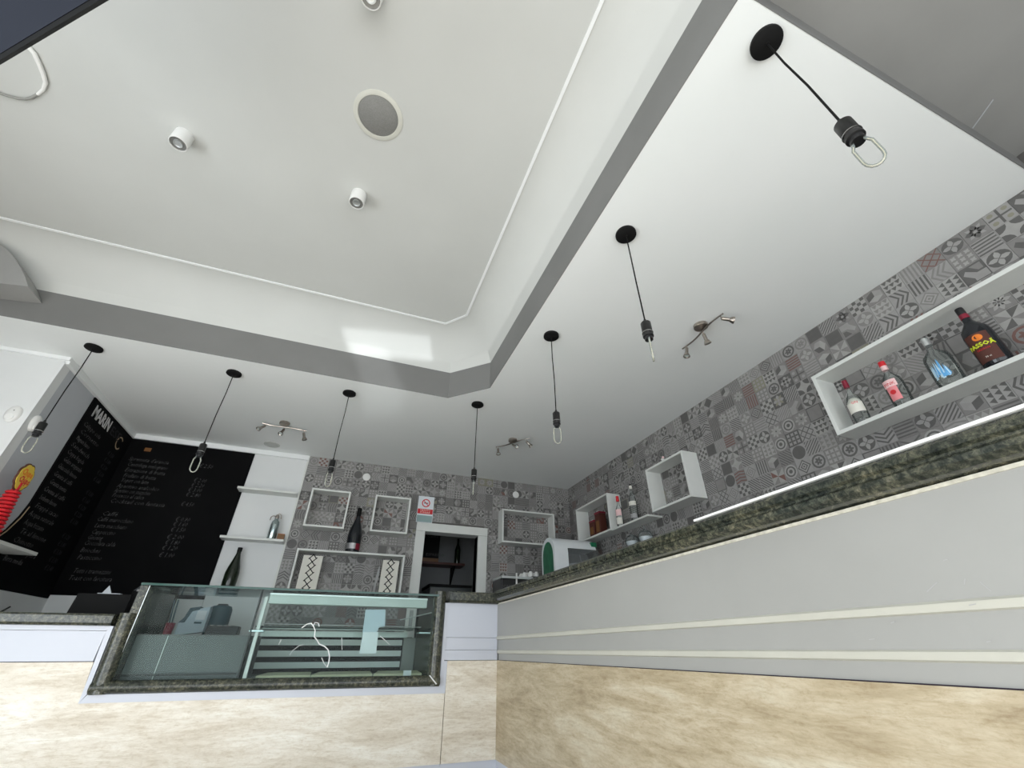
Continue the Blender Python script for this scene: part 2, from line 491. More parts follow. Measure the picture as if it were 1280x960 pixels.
# grey band round the soffit
bn = B()
off = [(-2.9, 3.392), (0.6477, 3.392), (0.962, 3.0817), (0.962, YF)]
for a in range(3):
    bn.prism([(*OUT[a], H), (*OUT[a+1], H), (*off[a+1], H), (*off[a], H)], (0, 0, ZB - H))
struct('trim_4', bn, 'grey_paint')
YS = 0.19
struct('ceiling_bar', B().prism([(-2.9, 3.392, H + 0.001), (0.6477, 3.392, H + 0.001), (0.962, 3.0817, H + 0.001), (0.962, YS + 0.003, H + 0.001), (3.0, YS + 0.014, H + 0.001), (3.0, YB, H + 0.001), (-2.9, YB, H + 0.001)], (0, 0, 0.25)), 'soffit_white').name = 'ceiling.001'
struct('trim_5', B().prism([(0.962, YS, H), (XW, YS + 0.012, H), (XW, YS + 0.015, H), (0.962, YS + 0.003, H)], (0, 0, 0.2)), 'grey_paint')
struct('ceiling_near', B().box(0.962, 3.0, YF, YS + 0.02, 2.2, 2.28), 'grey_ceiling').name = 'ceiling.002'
# fold in the near ceiling: slight plaster seam
struct('trim_6', B().prism([at(1215, 160, 2, 2.2), at(1241, 124, 2, 2.2), at(1242, 124.6, 2, 2.2), at(1216, 160.6, 2, 2.2)], (0, 0, -0.002)), 'grey_wall')
# arched end piece at the left end of the cove
YA = 3.20
arc = [at(*p, 1, YA) for p in ((35, 358), (31, 345), (25, 333), (17, 321), (9, 312), (0, 305), (-12, 297), (-30, 289))]
arc += [at(-30, 350, 1, YA), at(0, 354, 1, YA)]
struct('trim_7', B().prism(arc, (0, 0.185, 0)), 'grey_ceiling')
# cornice along left and back wall
cn = B().box(XL, XL + 0.03, YP, YB, 1.945, 2.0).box(XL + 0.03, -0.60, YB - 0.03, YB, 1.945, 2.0).box(XP, XL + 0.03, YP - 0.02, YP, 1.97, 2.0)
struct('trim_8', cn, 'cornice_white')
# white vertical bead at the edge of the tiling
struct('trim_9', B().box(-0.612, -0.592, YB - 0.022, YB, 0.10, 2.0), 'shelf_white')
# pale upstand below the chalkboards
struct('trim_10', B().box(XL, -1.18, YB - 0.014, YB, 0.10, 0.415).box(XL, XL + 0.014, 3.9, YB - 0.014, 0.10, 0.385), 'wall_white')
# small room beyond the doorway
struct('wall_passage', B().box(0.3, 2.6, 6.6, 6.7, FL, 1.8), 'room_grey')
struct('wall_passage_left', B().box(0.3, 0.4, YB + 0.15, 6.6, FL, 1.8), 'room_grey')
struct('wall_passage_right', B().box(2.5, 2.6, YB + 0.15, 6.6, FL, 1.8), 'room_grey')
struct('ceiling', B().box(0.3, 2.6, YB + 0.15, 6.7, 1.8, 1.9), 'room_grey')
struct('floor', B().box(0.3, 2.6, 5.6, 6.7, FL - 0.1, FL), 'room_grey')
# door frame
df = B()
oL, oR, oT = 0.787, 1.70, 1.335
df.box(oL, dx0, YB - 0.025, YB, FL, dz).box(dx1, oR, YB - 0.025, YB, FL, dz).box(oL, oR, YB - 0.03, YB, dz, oT)
df.box(dx0 - 0.012, dx0, YB, YB + 0.15, FL, dz).box(dx1, dx1 + 0.012, YB, YB + 0.15, FL, dz)
struct('door_1', df, 'shelf_white', bevel=0.003)

# ================================================================== TILES
T = 0.107
def circ(cx, cy, r, n=12, a0=0, a1=2*PI, close=True):
    k = n if close else n + 1
    return [(cx + r * math.cos(a0 + (a1-a0) * i / n), cy + r * math.sin(a0 + (a1-a0) * i / n)) for i in range(k)]
def petal(cx, cy, ang, L, wd, r0=0.02):
    c, s_ = math.cos(ang), math.sin(ang)
    pts = [(r0, 0), (L*0.35, wd), (L*0.7, wd*0.85), (L, 0), (L*0.7, -wd*0.85), (L*0.35, -wd)]
    return [(cx + x*c - y*s_, cy + x*s_ + y*c) for x, y in pts]
def bar(x0, y0, x1, y1, wd):
    d = math.hypot(x1-x0, y1-y0); nx, ny = -(y1-y0)/d*wd/2, (x1-x0)/d*wd/2
    return [(x0+nx, y0+ny), (x1+nx, y1+ny), (x1-nx, y1-ny), (x0-nx, y0-ny)]
def ringpolys(cx, cy, r0, r1, n=12):
    out = []
    for i in range(n):
        a, b_ = 2*PI*i/n, 2*PI*(i+1)/n
        out.append([(cx+r0*math.cos(a), cy+r0*math.sin(a)), (cx+r1*math.cos(a), cy+r1*math.sin(a)), (cx+r1*math.cos(b_), cy+r1*math.sin(b_)), (cx+r0*math.cos(b_), cy+r0*math.sin(b_))])
    return out
E5 = 0.47
def designs():
    D = []
    # (background, [(poly, colour, layer)])
    L_, K, Mi = 'light', 'dark', 'mid'
    D.append(('stripes', L_, [([(-E5, -0.42+0.19*i), (E5, -0.42+0.19*i), (E5, -0.33+0.19*i), (-E5, -0.33+0.19*i)], K, 1) for i in range(5)]))
    dg = []
    for i in range(-4, 5):
        c = i * 0.22
        a = [(-E5, -E5 + c), (E5, E5 + c), (E5, E5 + c + 0.1), (-E5, -E5 + c + 0.1)]
        a = clip(a)
        if len(a) >= 3: dg.append((a, K, 1))
    D.append(('diagonal', L_, dg))
    D.append(('flower', Mi, [(petal(0, 0, i*PI/4, 0.46, 0.10), 'pale', 1) for i in range(8)] + [(circ(0, 0, 0.06, 8), K, 2)]))
    D.append(('quatrefoil', L_, [(circ(0, 0, 0.46, 18), K, 1)] + [(petal(0, 0, i*PI/2, 0.43, 0.12), 'pale', 2) for i in range(4)]))
    D.append(('checks', 'pale', [([(x-0.11, y-0.11), (x+0.11, y-0.11), (x+0.11, y+0.11), (x-0.11, y+0.11)], K, 1) for i, x in enumerate((-0.36, -0.12, 0.12, 0.36)) for j, y in enumerate((-0.36, -0.12, 0.12, 0.36)) if (i + j) % 2]))
    D.append(('diamonds', L_, [([(r, 0), (0, r), (-r, 0), (0, -r)], c, l) for r, c, l in ((0.47, K, 1), (0.37, 'pale', 2), (0.27, K, 3), (0.17, 'pale', 4), (0.08, K, 5))]))
    D.append(('pinwheel', 'pale', [([(0, 0), (E5*sx, 0), (E5*sx, E5*sy)] if k % 2 else [(0, 0), (0, E5*sy), (E5*sx, E5*sy)], K if k % 2 else Mi, 1) for k, (sx, sy) in enumerate(((1, 1), (-1, 1), (-1, -1), (1, -1)))]))
    D.append(('star', 'pale', [([(E5*sx, E5*sy)] + [(E5*sx - sx*0.40*math.cos(t), E5*sy - sy*0.40*math.sin(t)) for t in (0, PI/8, PI/4, 3*PI/8, PI/2)], K, 1) for sx, sy in ((1, 1), (-1, 1), (-1, -1), (1, -1))]))
    D.append(('chevron', L_, [([(-E5, y), (0, y+0.3), (E5, y), (E5, y+0.11), (0, y+0.41), (-E5, y+0.11)], K, 1) for y in (-0.45, -0.2, 0.05)]))
    D.append(('lattice', L_, [(clip(bar(-0.6, c-0.6, 0.6, c+0.6, 0.06)), K, 1) for c in (-0.47, 0, 0.47)] + [(clip(bar(-0.6, 0.6-c, 0.6, -0.6-c, 0.06)), K, 1.5) for c in (-0.47, 0, 0.47)]))
    D.append(('rings', Mi, [(circ(0, 0, r, 16), c, l) for r, c, l in ((0.46, 'pale', 1), (0.36, K, 2), (0.26, 'pale', 3), (0.13, K, 4))]))
    D.append(('florets', Mi, [(petal(x, y, i*PI/2 + PI/4, 0.14, 0.05, 0.0), 'pale', 1) for x in (-0.3, 0, 0.3) for y in (-0.3, 0, 0.3) for i in range(4)]))
    D.append(('triangles', 'pale', [([(x-0.15, y), (x+0.15, y), (x, y+0.25)], K, 1) for x in (-0.3, 0, 0.3) for y in (-0.45, -0.13, 0.19)]))
    D.append(('arrow', K, [([(-E5, -E5), (-0.05, -E5), (-0.05, -0.1), (0.3, 0.25), (0.1, 0.4), (-0.3, 0.1), (-E5, 0.1)], L_, 1), ([(0.05, -0.4), (0.42, -0.4), (0.42, 0.05), (0.05, -0.2)], Mi, 1)]))
    D.append(('plain', 'mid', [([(-0.44, -0.44), (0.44, -0.44), (0.44, 0.44), (-0.44, 0.44)], K, 1)]))
    D.append(('cross', L_, [(bar(-0.45, 0, 0.45, 0, 0.1), K, 1), (bar(0, -0.45, 0, 0.45, 0.1), K, 1.5)] + [(circ(x, y, 0.12, 8), Mi, 1) for x in (-0.28, 0.28) for y in (-0.28, 0.28)]))
    D.append(('cubes', Mi, [([(0, 0), (0.4, 0.2), (0.4, -0.2), (0, -0.42)], K, 1), ([(0, 0), (-0.4, 0.2), (-0.4, -0.2), (0, -0.42)], L_, 1), ([(0, 0), (0.4, 0.2), (0, 0.42), (-0.4, 0.2)], 'pale', 1)]))
    D.append(('scroll', L_, [(p, K, 1) for p in ringpolys(0, 0, 0.33, 0.45, 14)] + [(petal(0, 0, i*PI/3, 0.28, 0.07), K, 1) for i in range(6)]))
    D.append(('zigzag', L_, [([(x, -E5), (x+0.09, -E5), (x+0.2, 0), (x+0.09, E5), (x, E5), (x+0.11, 0)], K, 1) for x in (-0.46, -0.22, 0.02, 0.24)]))
    D.append(('bloom', 'dark', [(petal(0, 0, i*PI/2, 0.44, 0.14), L_, 1) for i in range(4)] + [(petal(0, 0, i*PI/2 + PI/4, 0.46, 0.09), Mi, 1) for i in range(4)] + [(circ(0, 0, 0.09, 8), 'pale', 2)]))
    return D
def clip(poly):
    for ax, sg in ((0, 1), (0, -1), (1, 1), (1, -1)):
        out = []
        for i in range(len(poly)):
            a, b_ = poly[i-1], poly[i]
            ia, ib = a[ax]*sg <= E5, b_[ax]*sg <= E5
            if ia != ib:
                t = (E5*sg - a[ax]) / (b_[ax] - a[ax])
                out.append((a[0] + t*(b_[0]-a[0]), a[1] + t*(b_[1]-a[1])))
            if ib: out.append(b_)
        poly = out
        if len(poly) < 3: return []
    return poly
CK = list(TILE)
VAR = [dict(), dict(dark='mid', pale='light', mid='light', light='mid'), dict(dark='mid'), dict(dark='rust', light='mid'), dict(mid='olive', pale='light')]
# variant 1 swaps tones, 3 is the rusty one
tile_lib = []
for di, (nm, bg, polys) in enumerate(designs()):
    for vi, vr in enumerate(VAR):
        f_ = lambda c: CK.index(vr.get(c, c))
        verts, faces, mats = [], [], []
        h = T/2 - 0.0007
        for x, y in ((-h, -h), (h, -h), (h, h), (-h, h)): verts.append((x, y, 0.0))
        for x, y in ((-h, -h), (h, -h), (h, h), (-h, h)): verts.append((x, y, 0.006))
        bgc = f_(bg)
        if vi == 1: bgc = CK.index({'light': 'mid', 'mid': 'dark', 'pale': 'light', 'dark': 'mid'}[bg])
        for q in ((4, 5, 6, 7), (0, 1, 5, 4), (1, 2, 6, 5), (2, 3, 7, 6), (3, 0, 4, 7)): faces.append(q); mats.append(bgc)
        for p, c, l in polys:
            if len(p) < 3: continue
            ci = f_(c)
            if ci == bgc: ci = CK.index('dark' if CK[bgc] != 'dark' else 'light')
            b0 = len(verts)
            ar = sum(p[i-1][0]*p[i][1] - p[i][0]*p[i-1][1] for i in range(len(p)))
            if ar < 0: p = p[::-1]
            for x, y in p: verts.append((x*T, y*T, 0.006 + 0.00025*l))
            faces.append(tuple(range(b0, b0+len(p)))); mats.append(ci)
        tile_lib.append((verts, faces, mats))
tile_mesh = {}
def get_tile_mesh(i):
    if i not in tile_mesh:
        v, f, m = tile_lib[i]
        me = bpy.data.meshes.new('tile'); me.from_pydata(v, [], f)
        for c in CK: me.materials.append(M['tile_' + c])
        me.polygons.foreach_set('material_index', m); me.update()
        tile_mesh[i] = me
    return tile_mesh[i]
rng = random.Random(11)
def tiling(parent, origin, ax, nx, nz, skip, keepout, seen=None):
    """origin: pixel-free wall point of cell (0,0) centre; ax: unit step of local x in the wall"""
    rot = RB if abs(ax[0]) > 0.5 else RR
    R = Euler(rot).to_matrix()
    cells = []
    for i in range(nx):
        for j in range(nz):
            c = Vector(origin) + Vector(ax) * (T * i) + Vector((0, 0, -T * j))
            if keepout(c): continue
            pr = project(c)
            vis = 0
            if pr and -10 < pr[0] < 1290 and -10 < pr[1] < 970 and not skip(pr): vis = 1.0 / pr[2]
            if not vis and seen is None: continue
            k = rng.random()
            vi = 3 if k < 0.06 else 4 if k < 0.13 else 1 if k < 0.38 else 2 if k < 0.62 else 0
            di = rng.randrange(len(tile_lib) // 5)
            if rng.random() < 0.10: di = 3
            if rng.random() < 0.10: di = rng.choice((0, 1))
            cells.append((vis, i, j, c, di*5 + vi, rng.randrange(4)))
    cells.sort(key=lambda t: -t[0])
    V, Fc, Mt = [], [], []
    for n, (vis, i, j, c, ti, q) in enumerate(cells):
        if n < 300 and vis > 0:
            o = bpy.data.objects.new('tile', get_tile_mesh(ti)); COL.objects.link(o)
            o.parent = parent; o.location = c
            o.rotation_euler = (R @ Matrix.Rotation(q*PI/2, 3, 'Z')).to_euler()
        else:
            Rq = R @ Matrix.Rotation(q*PI/2, 3, 'Z')
            v, f, m = tile_lib[ti]; b0 = len(V)
            V += [tuple(Rq @ Vector(p) + c) for p in v]
            Fc += [tuple(b0 + k for k in q_) for q_ in f]; Mt += m
    if V:
        me = bpy.data.meshes.new('tiles'); me.from_pydata(V, [], Fc)
        for c in CK: me.materials.append(M['tile_' + c])
        me.polygons.foreach_set('material_index', Mt); me.update()
        o = bpy.data.objects.new('tiles', me); COL.objects.link(o); o.parent = parent
        o['kind'] = 'stuff'
# below the bar edge line nothing of the wall is seen
def hid_right(pr):
    x, y = pr[0], pr[1]
    return y > 745 - max(0, (x - 690)) * 0.36 + 8
# grout bed behind the back-wall tiles
struct('tile_bed', B().box(-0.592, dx0 - 0.114, YB - 0.012, YB - 0.0001, 0.10, 2.0).box(oR, XW, YB - 0.012, YB - 0.0001, 0.10, 2.0).box(dx0 - 0.114, oR, YB - 0.012, YB - 0.0001, oT, 2.0), 'grout_dark', parent=wall_back)
nbx = int((XW - (-0.592)) / T)
def ko_back(c):
    return (oL + 0.05 < c.x < oR - 0.05 and c.z < oT - 0.03) or c.x > XW + 0.05
tiling(wall_back, (-0.592 + T/2 + 0.002, YB - 0.0125, 2.0 - T/2), (1, 0, 0), nbx + 1, 18, lambda p: p[1] > 760, ko_back, seen=1)
tiling(wall_right, (XW - 0.0005, YB - 0.014 - T/2, 2.0 - T/2), (0, -1, 0), 58, 18, hid_right, lambda c: c.z < 0.2 or c.y < -0.9, seen=1)
tiling(wall_right, (XW - 0.0005, 0.139 + 0.0, 2.0 + T/2), (0, -1, 0), 9, 1, lambda p: 0, lambda c: False, seen=1)
tiling(wall_right, (XW - 0.0005, 0.139 + 0.0, 2.0 + T*1.4), (0, -1, 0), 9, 1, lambda p: 0, lambda c: True, seen=1)

# ================================================================== BAR COUNTERS
XC, YC = 1.2, 3.464
GB, GT = 0.312, 0.388          # granite underside / top
bar = thing('bar_counter', 'long grey-painted bar front with ledges coloured as lit above beige travertine, running to the right', 'counter', (0, 0, FL))
def inbar(z): return z - FL
bz = -FL
XE = 0.831
def addb(name, b, mats, parent, **k):
    b.xf(Matrix.Translation((0, 0, bz)))
    return add(name, b, mats, parent, **k)
# core body
addb('body', B().prism([(XE + 0.01, YC + 0.03, FL), (XC + 0.03, YC + 0.03, FL), (XC + 0.03, -1.2, FL), (1.58, -1.2, FL), (1.58, YC + 0.30, FL), (XE + 0.01, YC + 0.30, FL)], (0, 0, GB - FL - 0.014)), 'panel_paint', bar)
# right face profile, swept in y
def xface(prof, y0, y1, mi=0):
    return B().prism([(x, y0, z) for x, z in prof], (0, y1 - y0, 0))
YN = -1.2
o = addb('upper_panel', B().box(XC, XC + 0.03, YN, YC, 0.088, GB - 0.006).box(XC + 0.006, XC + 0.03, YN, YC, 0.001, 0.065).box(XC + 0.012, XC + 0.03, YN, YC, -0.060, -0.022), 'panel_paint', bar)
addb('ledge', xface([(XC, 0.088), (XC - 0.006, 0.083), (XC - 0.004, 0.068), (XC + 0.006, 0.065), (XC + 0.03, 0.065), (XC + 0.03, 0.088)], YN, YC - 0.001), 'strip_lit_cream', bar)
addb('ledge', xface([(XC + 0.006, 0.001), (XC, -0.003), (XC + 0.002, -0.018), (XC + 0.012, -0.022), (XC + 0.03, -0.022), (XC + 0.03, 0.001)], YN, YC - 0.001), 'strip_lit_cream', bar)
addb('dark_joint', B().box(XC + 0.010, XC + 0.03, YN, YC, -0.0625, -0.060), 'joint_dark', bar)  # thin dark line between panel and slab
addb('travertine_slab', B().box(XC + 0.002, XC + 0.03, YN, YC, -0.61, -0.0625), 'travertine_warm', bar)
addb('mortar_line', B().prism([(XC - 0.004, YN, GB - 0.009), (XC - 0.004, YC - 0.004, GB - 0.014), (XC + 0.02, YC - 0.004, GB - 0.014), (XC + 0.02, YN, GB - 0.009)], (0, 0, 0.0085)), 'grout_cream', bar)
# short face towards the room
addb('end_panel', B().box(XE - 0.02, XC + 0.0005, YC, YC + 0.03, 0.078, 0.299).box(XE - 0.02, XC + 0.002, YC + 0.002, YC + 0.03, 0.002, 0.076).box(XE - 0.02, XC + 0.003, YC + 0.0005, YC + 0.03, -0.060, 0.0), 'lavender_panel', bar)
addb('travertine_slab', B().box(XE + 0.003, XC + 0.002, YC, YC + 0.03, -0.61, -0.0635), 'travertine', bar)
addb('plinth', B().box(XE, XC + 0.01, YC + 0.01, YC + 0.03, FL, -0.611).box(XC + 0.01, XC + 0.03, YN, YC + 0.01, FL, -0.611), 'lavender_panel', bar)
for (x, y, a, L) in ((1206, 727, 60, 0.012), (1232, 733, -62, 0.02), (1218, 756, 8, 0.012), (1090, 799, 5, 0.014), (1182, 700, 10, 0.008), (1116, 778, 12, 0.01), (1236, 802, 10, 0.008), (1165, 734, 30, 0.03)):
    p = at(x, y, 0, XC)
    s_ = B().box(-L/2, L/2, -0.0008, 0.0008, 0, 0.0006)
    s_.xf(Matrix.Translation((XC - 0.0062 if 743 < y < 765 else XC - 0.0001, p.y, p.z)) @ Euler(RR).to_matrix().to_4x4() @ Matrix.Rotation(math.radians(a), 4, 'Z'))
    addb('scuff_mark', s_, 'stain', bar)

# granite worktop of the bar
gt = thing('granite_worktop', 'mottled green-black granite bar top with rounded edge over the grey bar front', 'worktop', (0, 0, GB))
pf = [(XC + 0.004, 0), (XC - 0.03, 0.006), (XC - 0.046, 0.018), (XC - 0.046, 0.030), (XC - 0.036, 0.038), (XC - 0.036, 0.044), (XC - 0.046, 0.050), (XC - 0.046, 0.066), (XC - 0.038, 0.074), (1.60, 0.076), (1.60, 0)]
g = B().prism([(x, YN, z) for x, z in pf], (0, YC - 0.05 - YN, 0))
add('slab', g, 'granite', gt)
pf2 = [(YC + 0.02, 0), (YC - 0.03, 0.0), (YC - 0.046, 0.016), (YC - 0.046, 0.066), (YC - 0.038, 0.074), (YC + 0.32, 0.076), (YC + 0.32, 0)]
g = B().prism([(XE - 0.02, y, z - 0.012) for y, z in pf2], (1.60 - XE + 0.02, 0, 0))
add('slab', g, 'granite', gt)
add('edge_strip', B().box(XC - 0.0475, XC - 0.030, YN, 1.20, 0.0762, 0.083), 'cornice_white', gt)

# display section of the counter (front left)
DL, DR, DB = -1.146, 0.77, -0.205
dc = thing('display_counter', 'pale front section with big beige travertine slab under the glass case', 'counter', (0, 0, FL))
addb('body', B().box(-2.35, XE - 0.03, YC + 0.03, YC + 0.72, FL, -0.26), 'panel_paint', dc)
# travertine slab wrapping the case: lower field and left shoulder
ZT = -0.056
addb('travertine_slab', B().prism([(-2.35, YC, -0.61), (XE - 0.0015, YC, -0.61), (XE - 0.0015, YC, -0.247), (-1.17, YC, -0.242), (-1.185, YC, ZT), (-2.35, YC, ZT)], (0, 0.03, 0)), 'travertine', dc)
addb('dark_joint', B().box(-2.35, -1.19, YC + 0.001, YC + 0.03, ZT + 0.0003, ZT + 0.0035), 'joint_dark', dc)
addb('upper_panel', B().box(-2.35, -1.19, YC, YC + 0.03, ZT + 0.004, 0.093).box(-2.35, -1.19, YC - 0.003, YC + 0.03, 0.095, 0.118), 'lavender_panel', dc)
addb('edge_profile', B().prism([(DL - 0.024, YC - 0.004, -0.242), (DL - 0.004, YC - 0.004, -0.205), (DL - 0.018, YC - 0.004, 0.118), (DL - 0.044, YC - 0.004, 0.118)], (0, 0.03, 0)), 'lavender_panel', dc)
addb('edge_profile', B().prism([(DL - 0.024, YC - 0.005, -0.242), (XE - 0.001, YC - 0.005, -0.247), (XE - 0.001, YC - 0.005, -0.208), (DL, YC - 0.005, -0.205)], (0, 0.03, 0)), 'lavender_panel', dc)
addb('edge_profile', B().prism([(0.788, YC - 0.004, -0.2075), (XE - 0.021, YC - 0.004, -0.2075), (XE - 0.021, YC - 0.004, 0.298), (0.788, YC - 0.004, 0.298)], (0, 0.03, 0)), 'lavender_panel', dc)
addb('edge_profile', B().box(XE - 0.021, XE + 0.002, YC - 0.002, YC + 0.03, -0.2475, -0.064), 'lavender_panel', dc)
addb('plinth', B().box(-2.35, XE - 0.001, YC + 0.01, YC + 0.03, FL, -0.611), 'lavender_panel', dc)
gl = thing('granite_worktop', 'lower granite ledge left of the glass case, in front of the chalkboards', 'worktop', (0, 0, 0.118))
pf3 = [(YC + 0.005, 0), (YC - 0.028, 0.002), (YC - 0.04, 0.014), (YC - 0.04, 0.050), (YC - 0.03, 0.060), (YC + 0.42, 0.060), (YC + 0.42, 0)]
add('slab', B().prism([(-2.35, y, z) for y, z in pf3], (2.35 - 1.172, 0, 0)), 'granite', gl)

# ================================================================== GLASS DISPLAY CASE
ca = thing('display_case', 'glass refrigerated display case framed in granite with sheets and shelves inside', 'display case', (0, YC, -0.205))
def addc(name, b, mats, **k):
    b.xf(Matrix.Translation((0, -YC, 0.205)))
    return add(name, b, mats, ca, **k)
# granite frame: rounded members
def member(p, q, wv, wd):
    """half-round granite member from p to q, width vector wv"""
    p, q, wv = Vector(p), Vector(q), Vector(wv)
    pts = []
    for i in range(7):
        t = PI * i / 6
        pts.append(p + wv * (0.5 - 0.5 * math.cos(t)) + Vector((0, -wd * math.sin(t), 0)))
    pts += [p + wv + Vector((0, 0.04, 0)), p + Vector((0, 0.04, 0))]
    return B().prism(pts, q - p)
addc('granite_frame', member((-1.162, YC, 0.185), (DL, YC, DB), (0.082, 0, 0), 0.032), 'granite', smooth=True)
addc('granite_frame', member((DL, YC, DB), (0.785, YC, DB - 0.003), (0, 0, 0.062), 0.034), 'granite', smooth=True)
addc('granite_frame', member((0.787, YC, DB), (0.787, YC, 0.372), (-0.078, 0, 0), 0.03), 'granite', smooth=True)
# granite side of the case standing above the lower ledge
addc('granite_side', B().box(-1.118, -1.078, YC + 0.0, YC + 0.55, 0.186, 0.336), 'granite')
# interior: back/left inner walls, floor
addc('inner_side', B().box(-1.076, -1.066, YC + 0.02, YC + 0.55, -0.145, 0.334), 'granite')
addc('inner_side', B().box(0.70, 0.709, YC + 0.02, YC + 0.60, -0.145, 0.334), 'granite')
addc('inner_floor', B().box(-1.076, 0.709, YC + 0.042, YC + 0.70, -0.17, -0.150), 'mirror_steel')
# tinted front panel of the left bay
addc('lower_panel', B().box(-1.064, -0.462, YC + 0.10, YC + 0.112, -0.149, 0.074), 'case_grey')
addc('panel_joint', B().box(-0.905, -0.902, YC + 0.098, YC + 0.10, -0.149, 0.074), 'rail_pale')
addc('black_rail', B().box(-1.06, -0.47, YC + 0.075, YC + 0.085, -0.128, -0.118), 'black_plastic')
addc('panel_top_rail', B().box(-1.064, -0.462, YC + 0.10, YC + 0.55, 0.074, 0.082), 'dark_worktop')
# upright between the bays
addc('upright', B().box(-0.455, -0.447, YC + 0.02, YC + 0.06, -0.145, 0.334), 'black_plastic')
addc('upright', B().box(-0.425, -0.405, YC + 0.03, YC + 0.06, -0.145, 0.30), 'slat_grey')
for xa_, xb_ in ((-0.46, -0.38), (0.62, 0.70)): addc('shelf_bracket', B().box(xa_, xb_, YC + 0.02, YC + 0.14, 0.100, 0.108), 'mirror_steel')
# light channel under the top glass
addc('light_channel', B().box(-0.40, 0.66, YC + 0.04, YC + 0.10, 0.262, 0.325), 'rail_pale', bevel=0.004)
addc('light_channel_lip', B().box(-0.40, 0.66, YC + 0.032, YC + 0.04, 0.316, 0.324), 'aluminium')
# glass shelf with pale front rail and thin rod
addc('glass_shelf', B().box(-0.44, 0.695, YC + 0.10, YC + 0.50, 0.128, 0.136), 'pane')
addc('shelf_rail', B().box(-0.42, 0.58, YC + 0.30, YC + 0.312, 0.080, 0.115), 'rail_pale')
addc('shelf_rail', B().box(-0.42, 0.57, YC + 0.302, YC + 0.312, 0.124, 0.132), 'rail_pale')
addc('shelf_rod', B().tube([(-0.42, YC + 0.2, 0.152), (0.66, YC + 0.2, 0.146)], 0.003, 6), 'chalk_white')
# rear louvre: pale slats with dark gaps
addc('louvre_back', B().box(-0.44, 0.60, YC + 0.60, YC + 0.61, -0.145, 0.085), 'black_matt')
for k in range(3):
    z = 0.050 - k * 0.072
    addc('louvre_slat', B().box(-0.44, 0.59, YC + 0.585, YC + 0.60, z - 0.019, z + 0.019), 'slat_grey')
addc('side_board', B().box(0.600, 0.698, YC + 0.585, YC + 0.60, -0.145, 0.085), 'tan_wood').data.materials[0] = M['grey_ceiling']
for k, (xa, xb) in enumerate(((-0.36, -0.045), (-0.040, 0.345), (0.352, 0.68))):
    z0 = -0.148
    addc('serving_board', B().prism([(xa, YC + 0.10, z0), (xb, YC + 0.10, z0), (xb, YC + 0.30, z0 + 0.01), (xa + 0.05, YC + 0.30, z0 + 0.01)], (0, 0, 0.012)), 'white_bread')
addc('price_tag', B().box(0.545, 0.60, YC + 0.06, YC + 0.063, -0.148, -0.118), 'paper')
# glass: front panes, top
addc('glass_top', B().box(-1.112, 0.745, YC - 0.025, YC + 0.55, 0.337, 0.349), 'pane')
addc('glass_top_edge', B().box(-1.112, 0.745, YC - 0.0265, YC - 0.0252, 0.3365, 0.3495), 'glass_edge')
addc('front_glass', B().box(-1.078, -0.441, YC + 0.008, YC + 0.014, -0.145, 0.336), 'pane')
addc('front_glass', B().box(-0.436, 0.712, YC + 0.008, YC + 0.014, -0.145, 0.336), 'pane')
addc('glass_seam', B().box(-1.075, -1.072, YC + 0.003, YC + 0.0075, -0.145, 0.336), 'aluminium')
addc('corner_bracket', B().prism([(0.705, YC - 0.036, -0.145), (0.712, YC - 0.036, -0.143), (0.765, YC - 0.036, -0.192), (0.757, YC - 0.036, -0.196)], (0, 0.004, 0)), 'aluminium')
def frontpx(*pts): return [at(x, y, 1, YC + 0.001) for x, y in pts]
crack = frontpx((377, 785), (384, 780), (389, 779), (392, 783), (394, 788), (393, 796), (397, 801), (399, 805), (406, 808), (410, 812), (412, 820), (411, 828), (409, 834))
addc('glass_crack', B().tube(crack, 0.0032, 6), 'crack_white')
addc('glass_crack', B().tube(frontpx((391, 783), (394, 778), (398, 779), (399, 783)), 0.0026, 6), 'crack_white')
addc('glass_crack', B().tube(frontpx((402, 822), (405, 829), (409, 834)), 0.002, 6), 'crack_white')
addc('glass_scratch', B().tube(frontpx((362, 819), (366, 813), (374, 807), (379, 806)), 0.0018, 5), 'crack_white')
addc('glass_scratch', B().tube(frontpx((475, 795), (481, 800), (487, 806)), 0.002, 5), 'crack_white')
addc('glass_scratch', B().tube(frontpx((348, 806), (352, 799)), 0.0018, 5), 'crack_white')
addc('glass_scratch', B().tube(frontpx((427, 797), (427.5, 812)), 0.0015, 5), 'crack_white')
# taped sheets hanging inside the glass
def quad(pts, Y, th=0.0008):
    return B().prism([at(x, y, 1, Y) for x, y in pts], (0, th, 0))
addc('paper_sheet', quad([(457, 762), (482, 762), (481, 783), (474, 784), (471, 790), (453, 790), (455, 778)], YC + 0.018), 'paper_blue')
addc('paper_sheet', quad([(454, 790), (473, 790), (470, 817), (449, 817)], YC + 0.0195), 'paper')
addc('scale_scoop', B().tube([at(500, 775, 1, YC + 0.05), at(543, 765, 1, YC + 0.05)], 0.004, 6), 'aluminium')
addc('pale_strut', B().box(0.575, 0.60, YC + 0.25, YC + 0.265, 0.14, 0.26), 'stain')

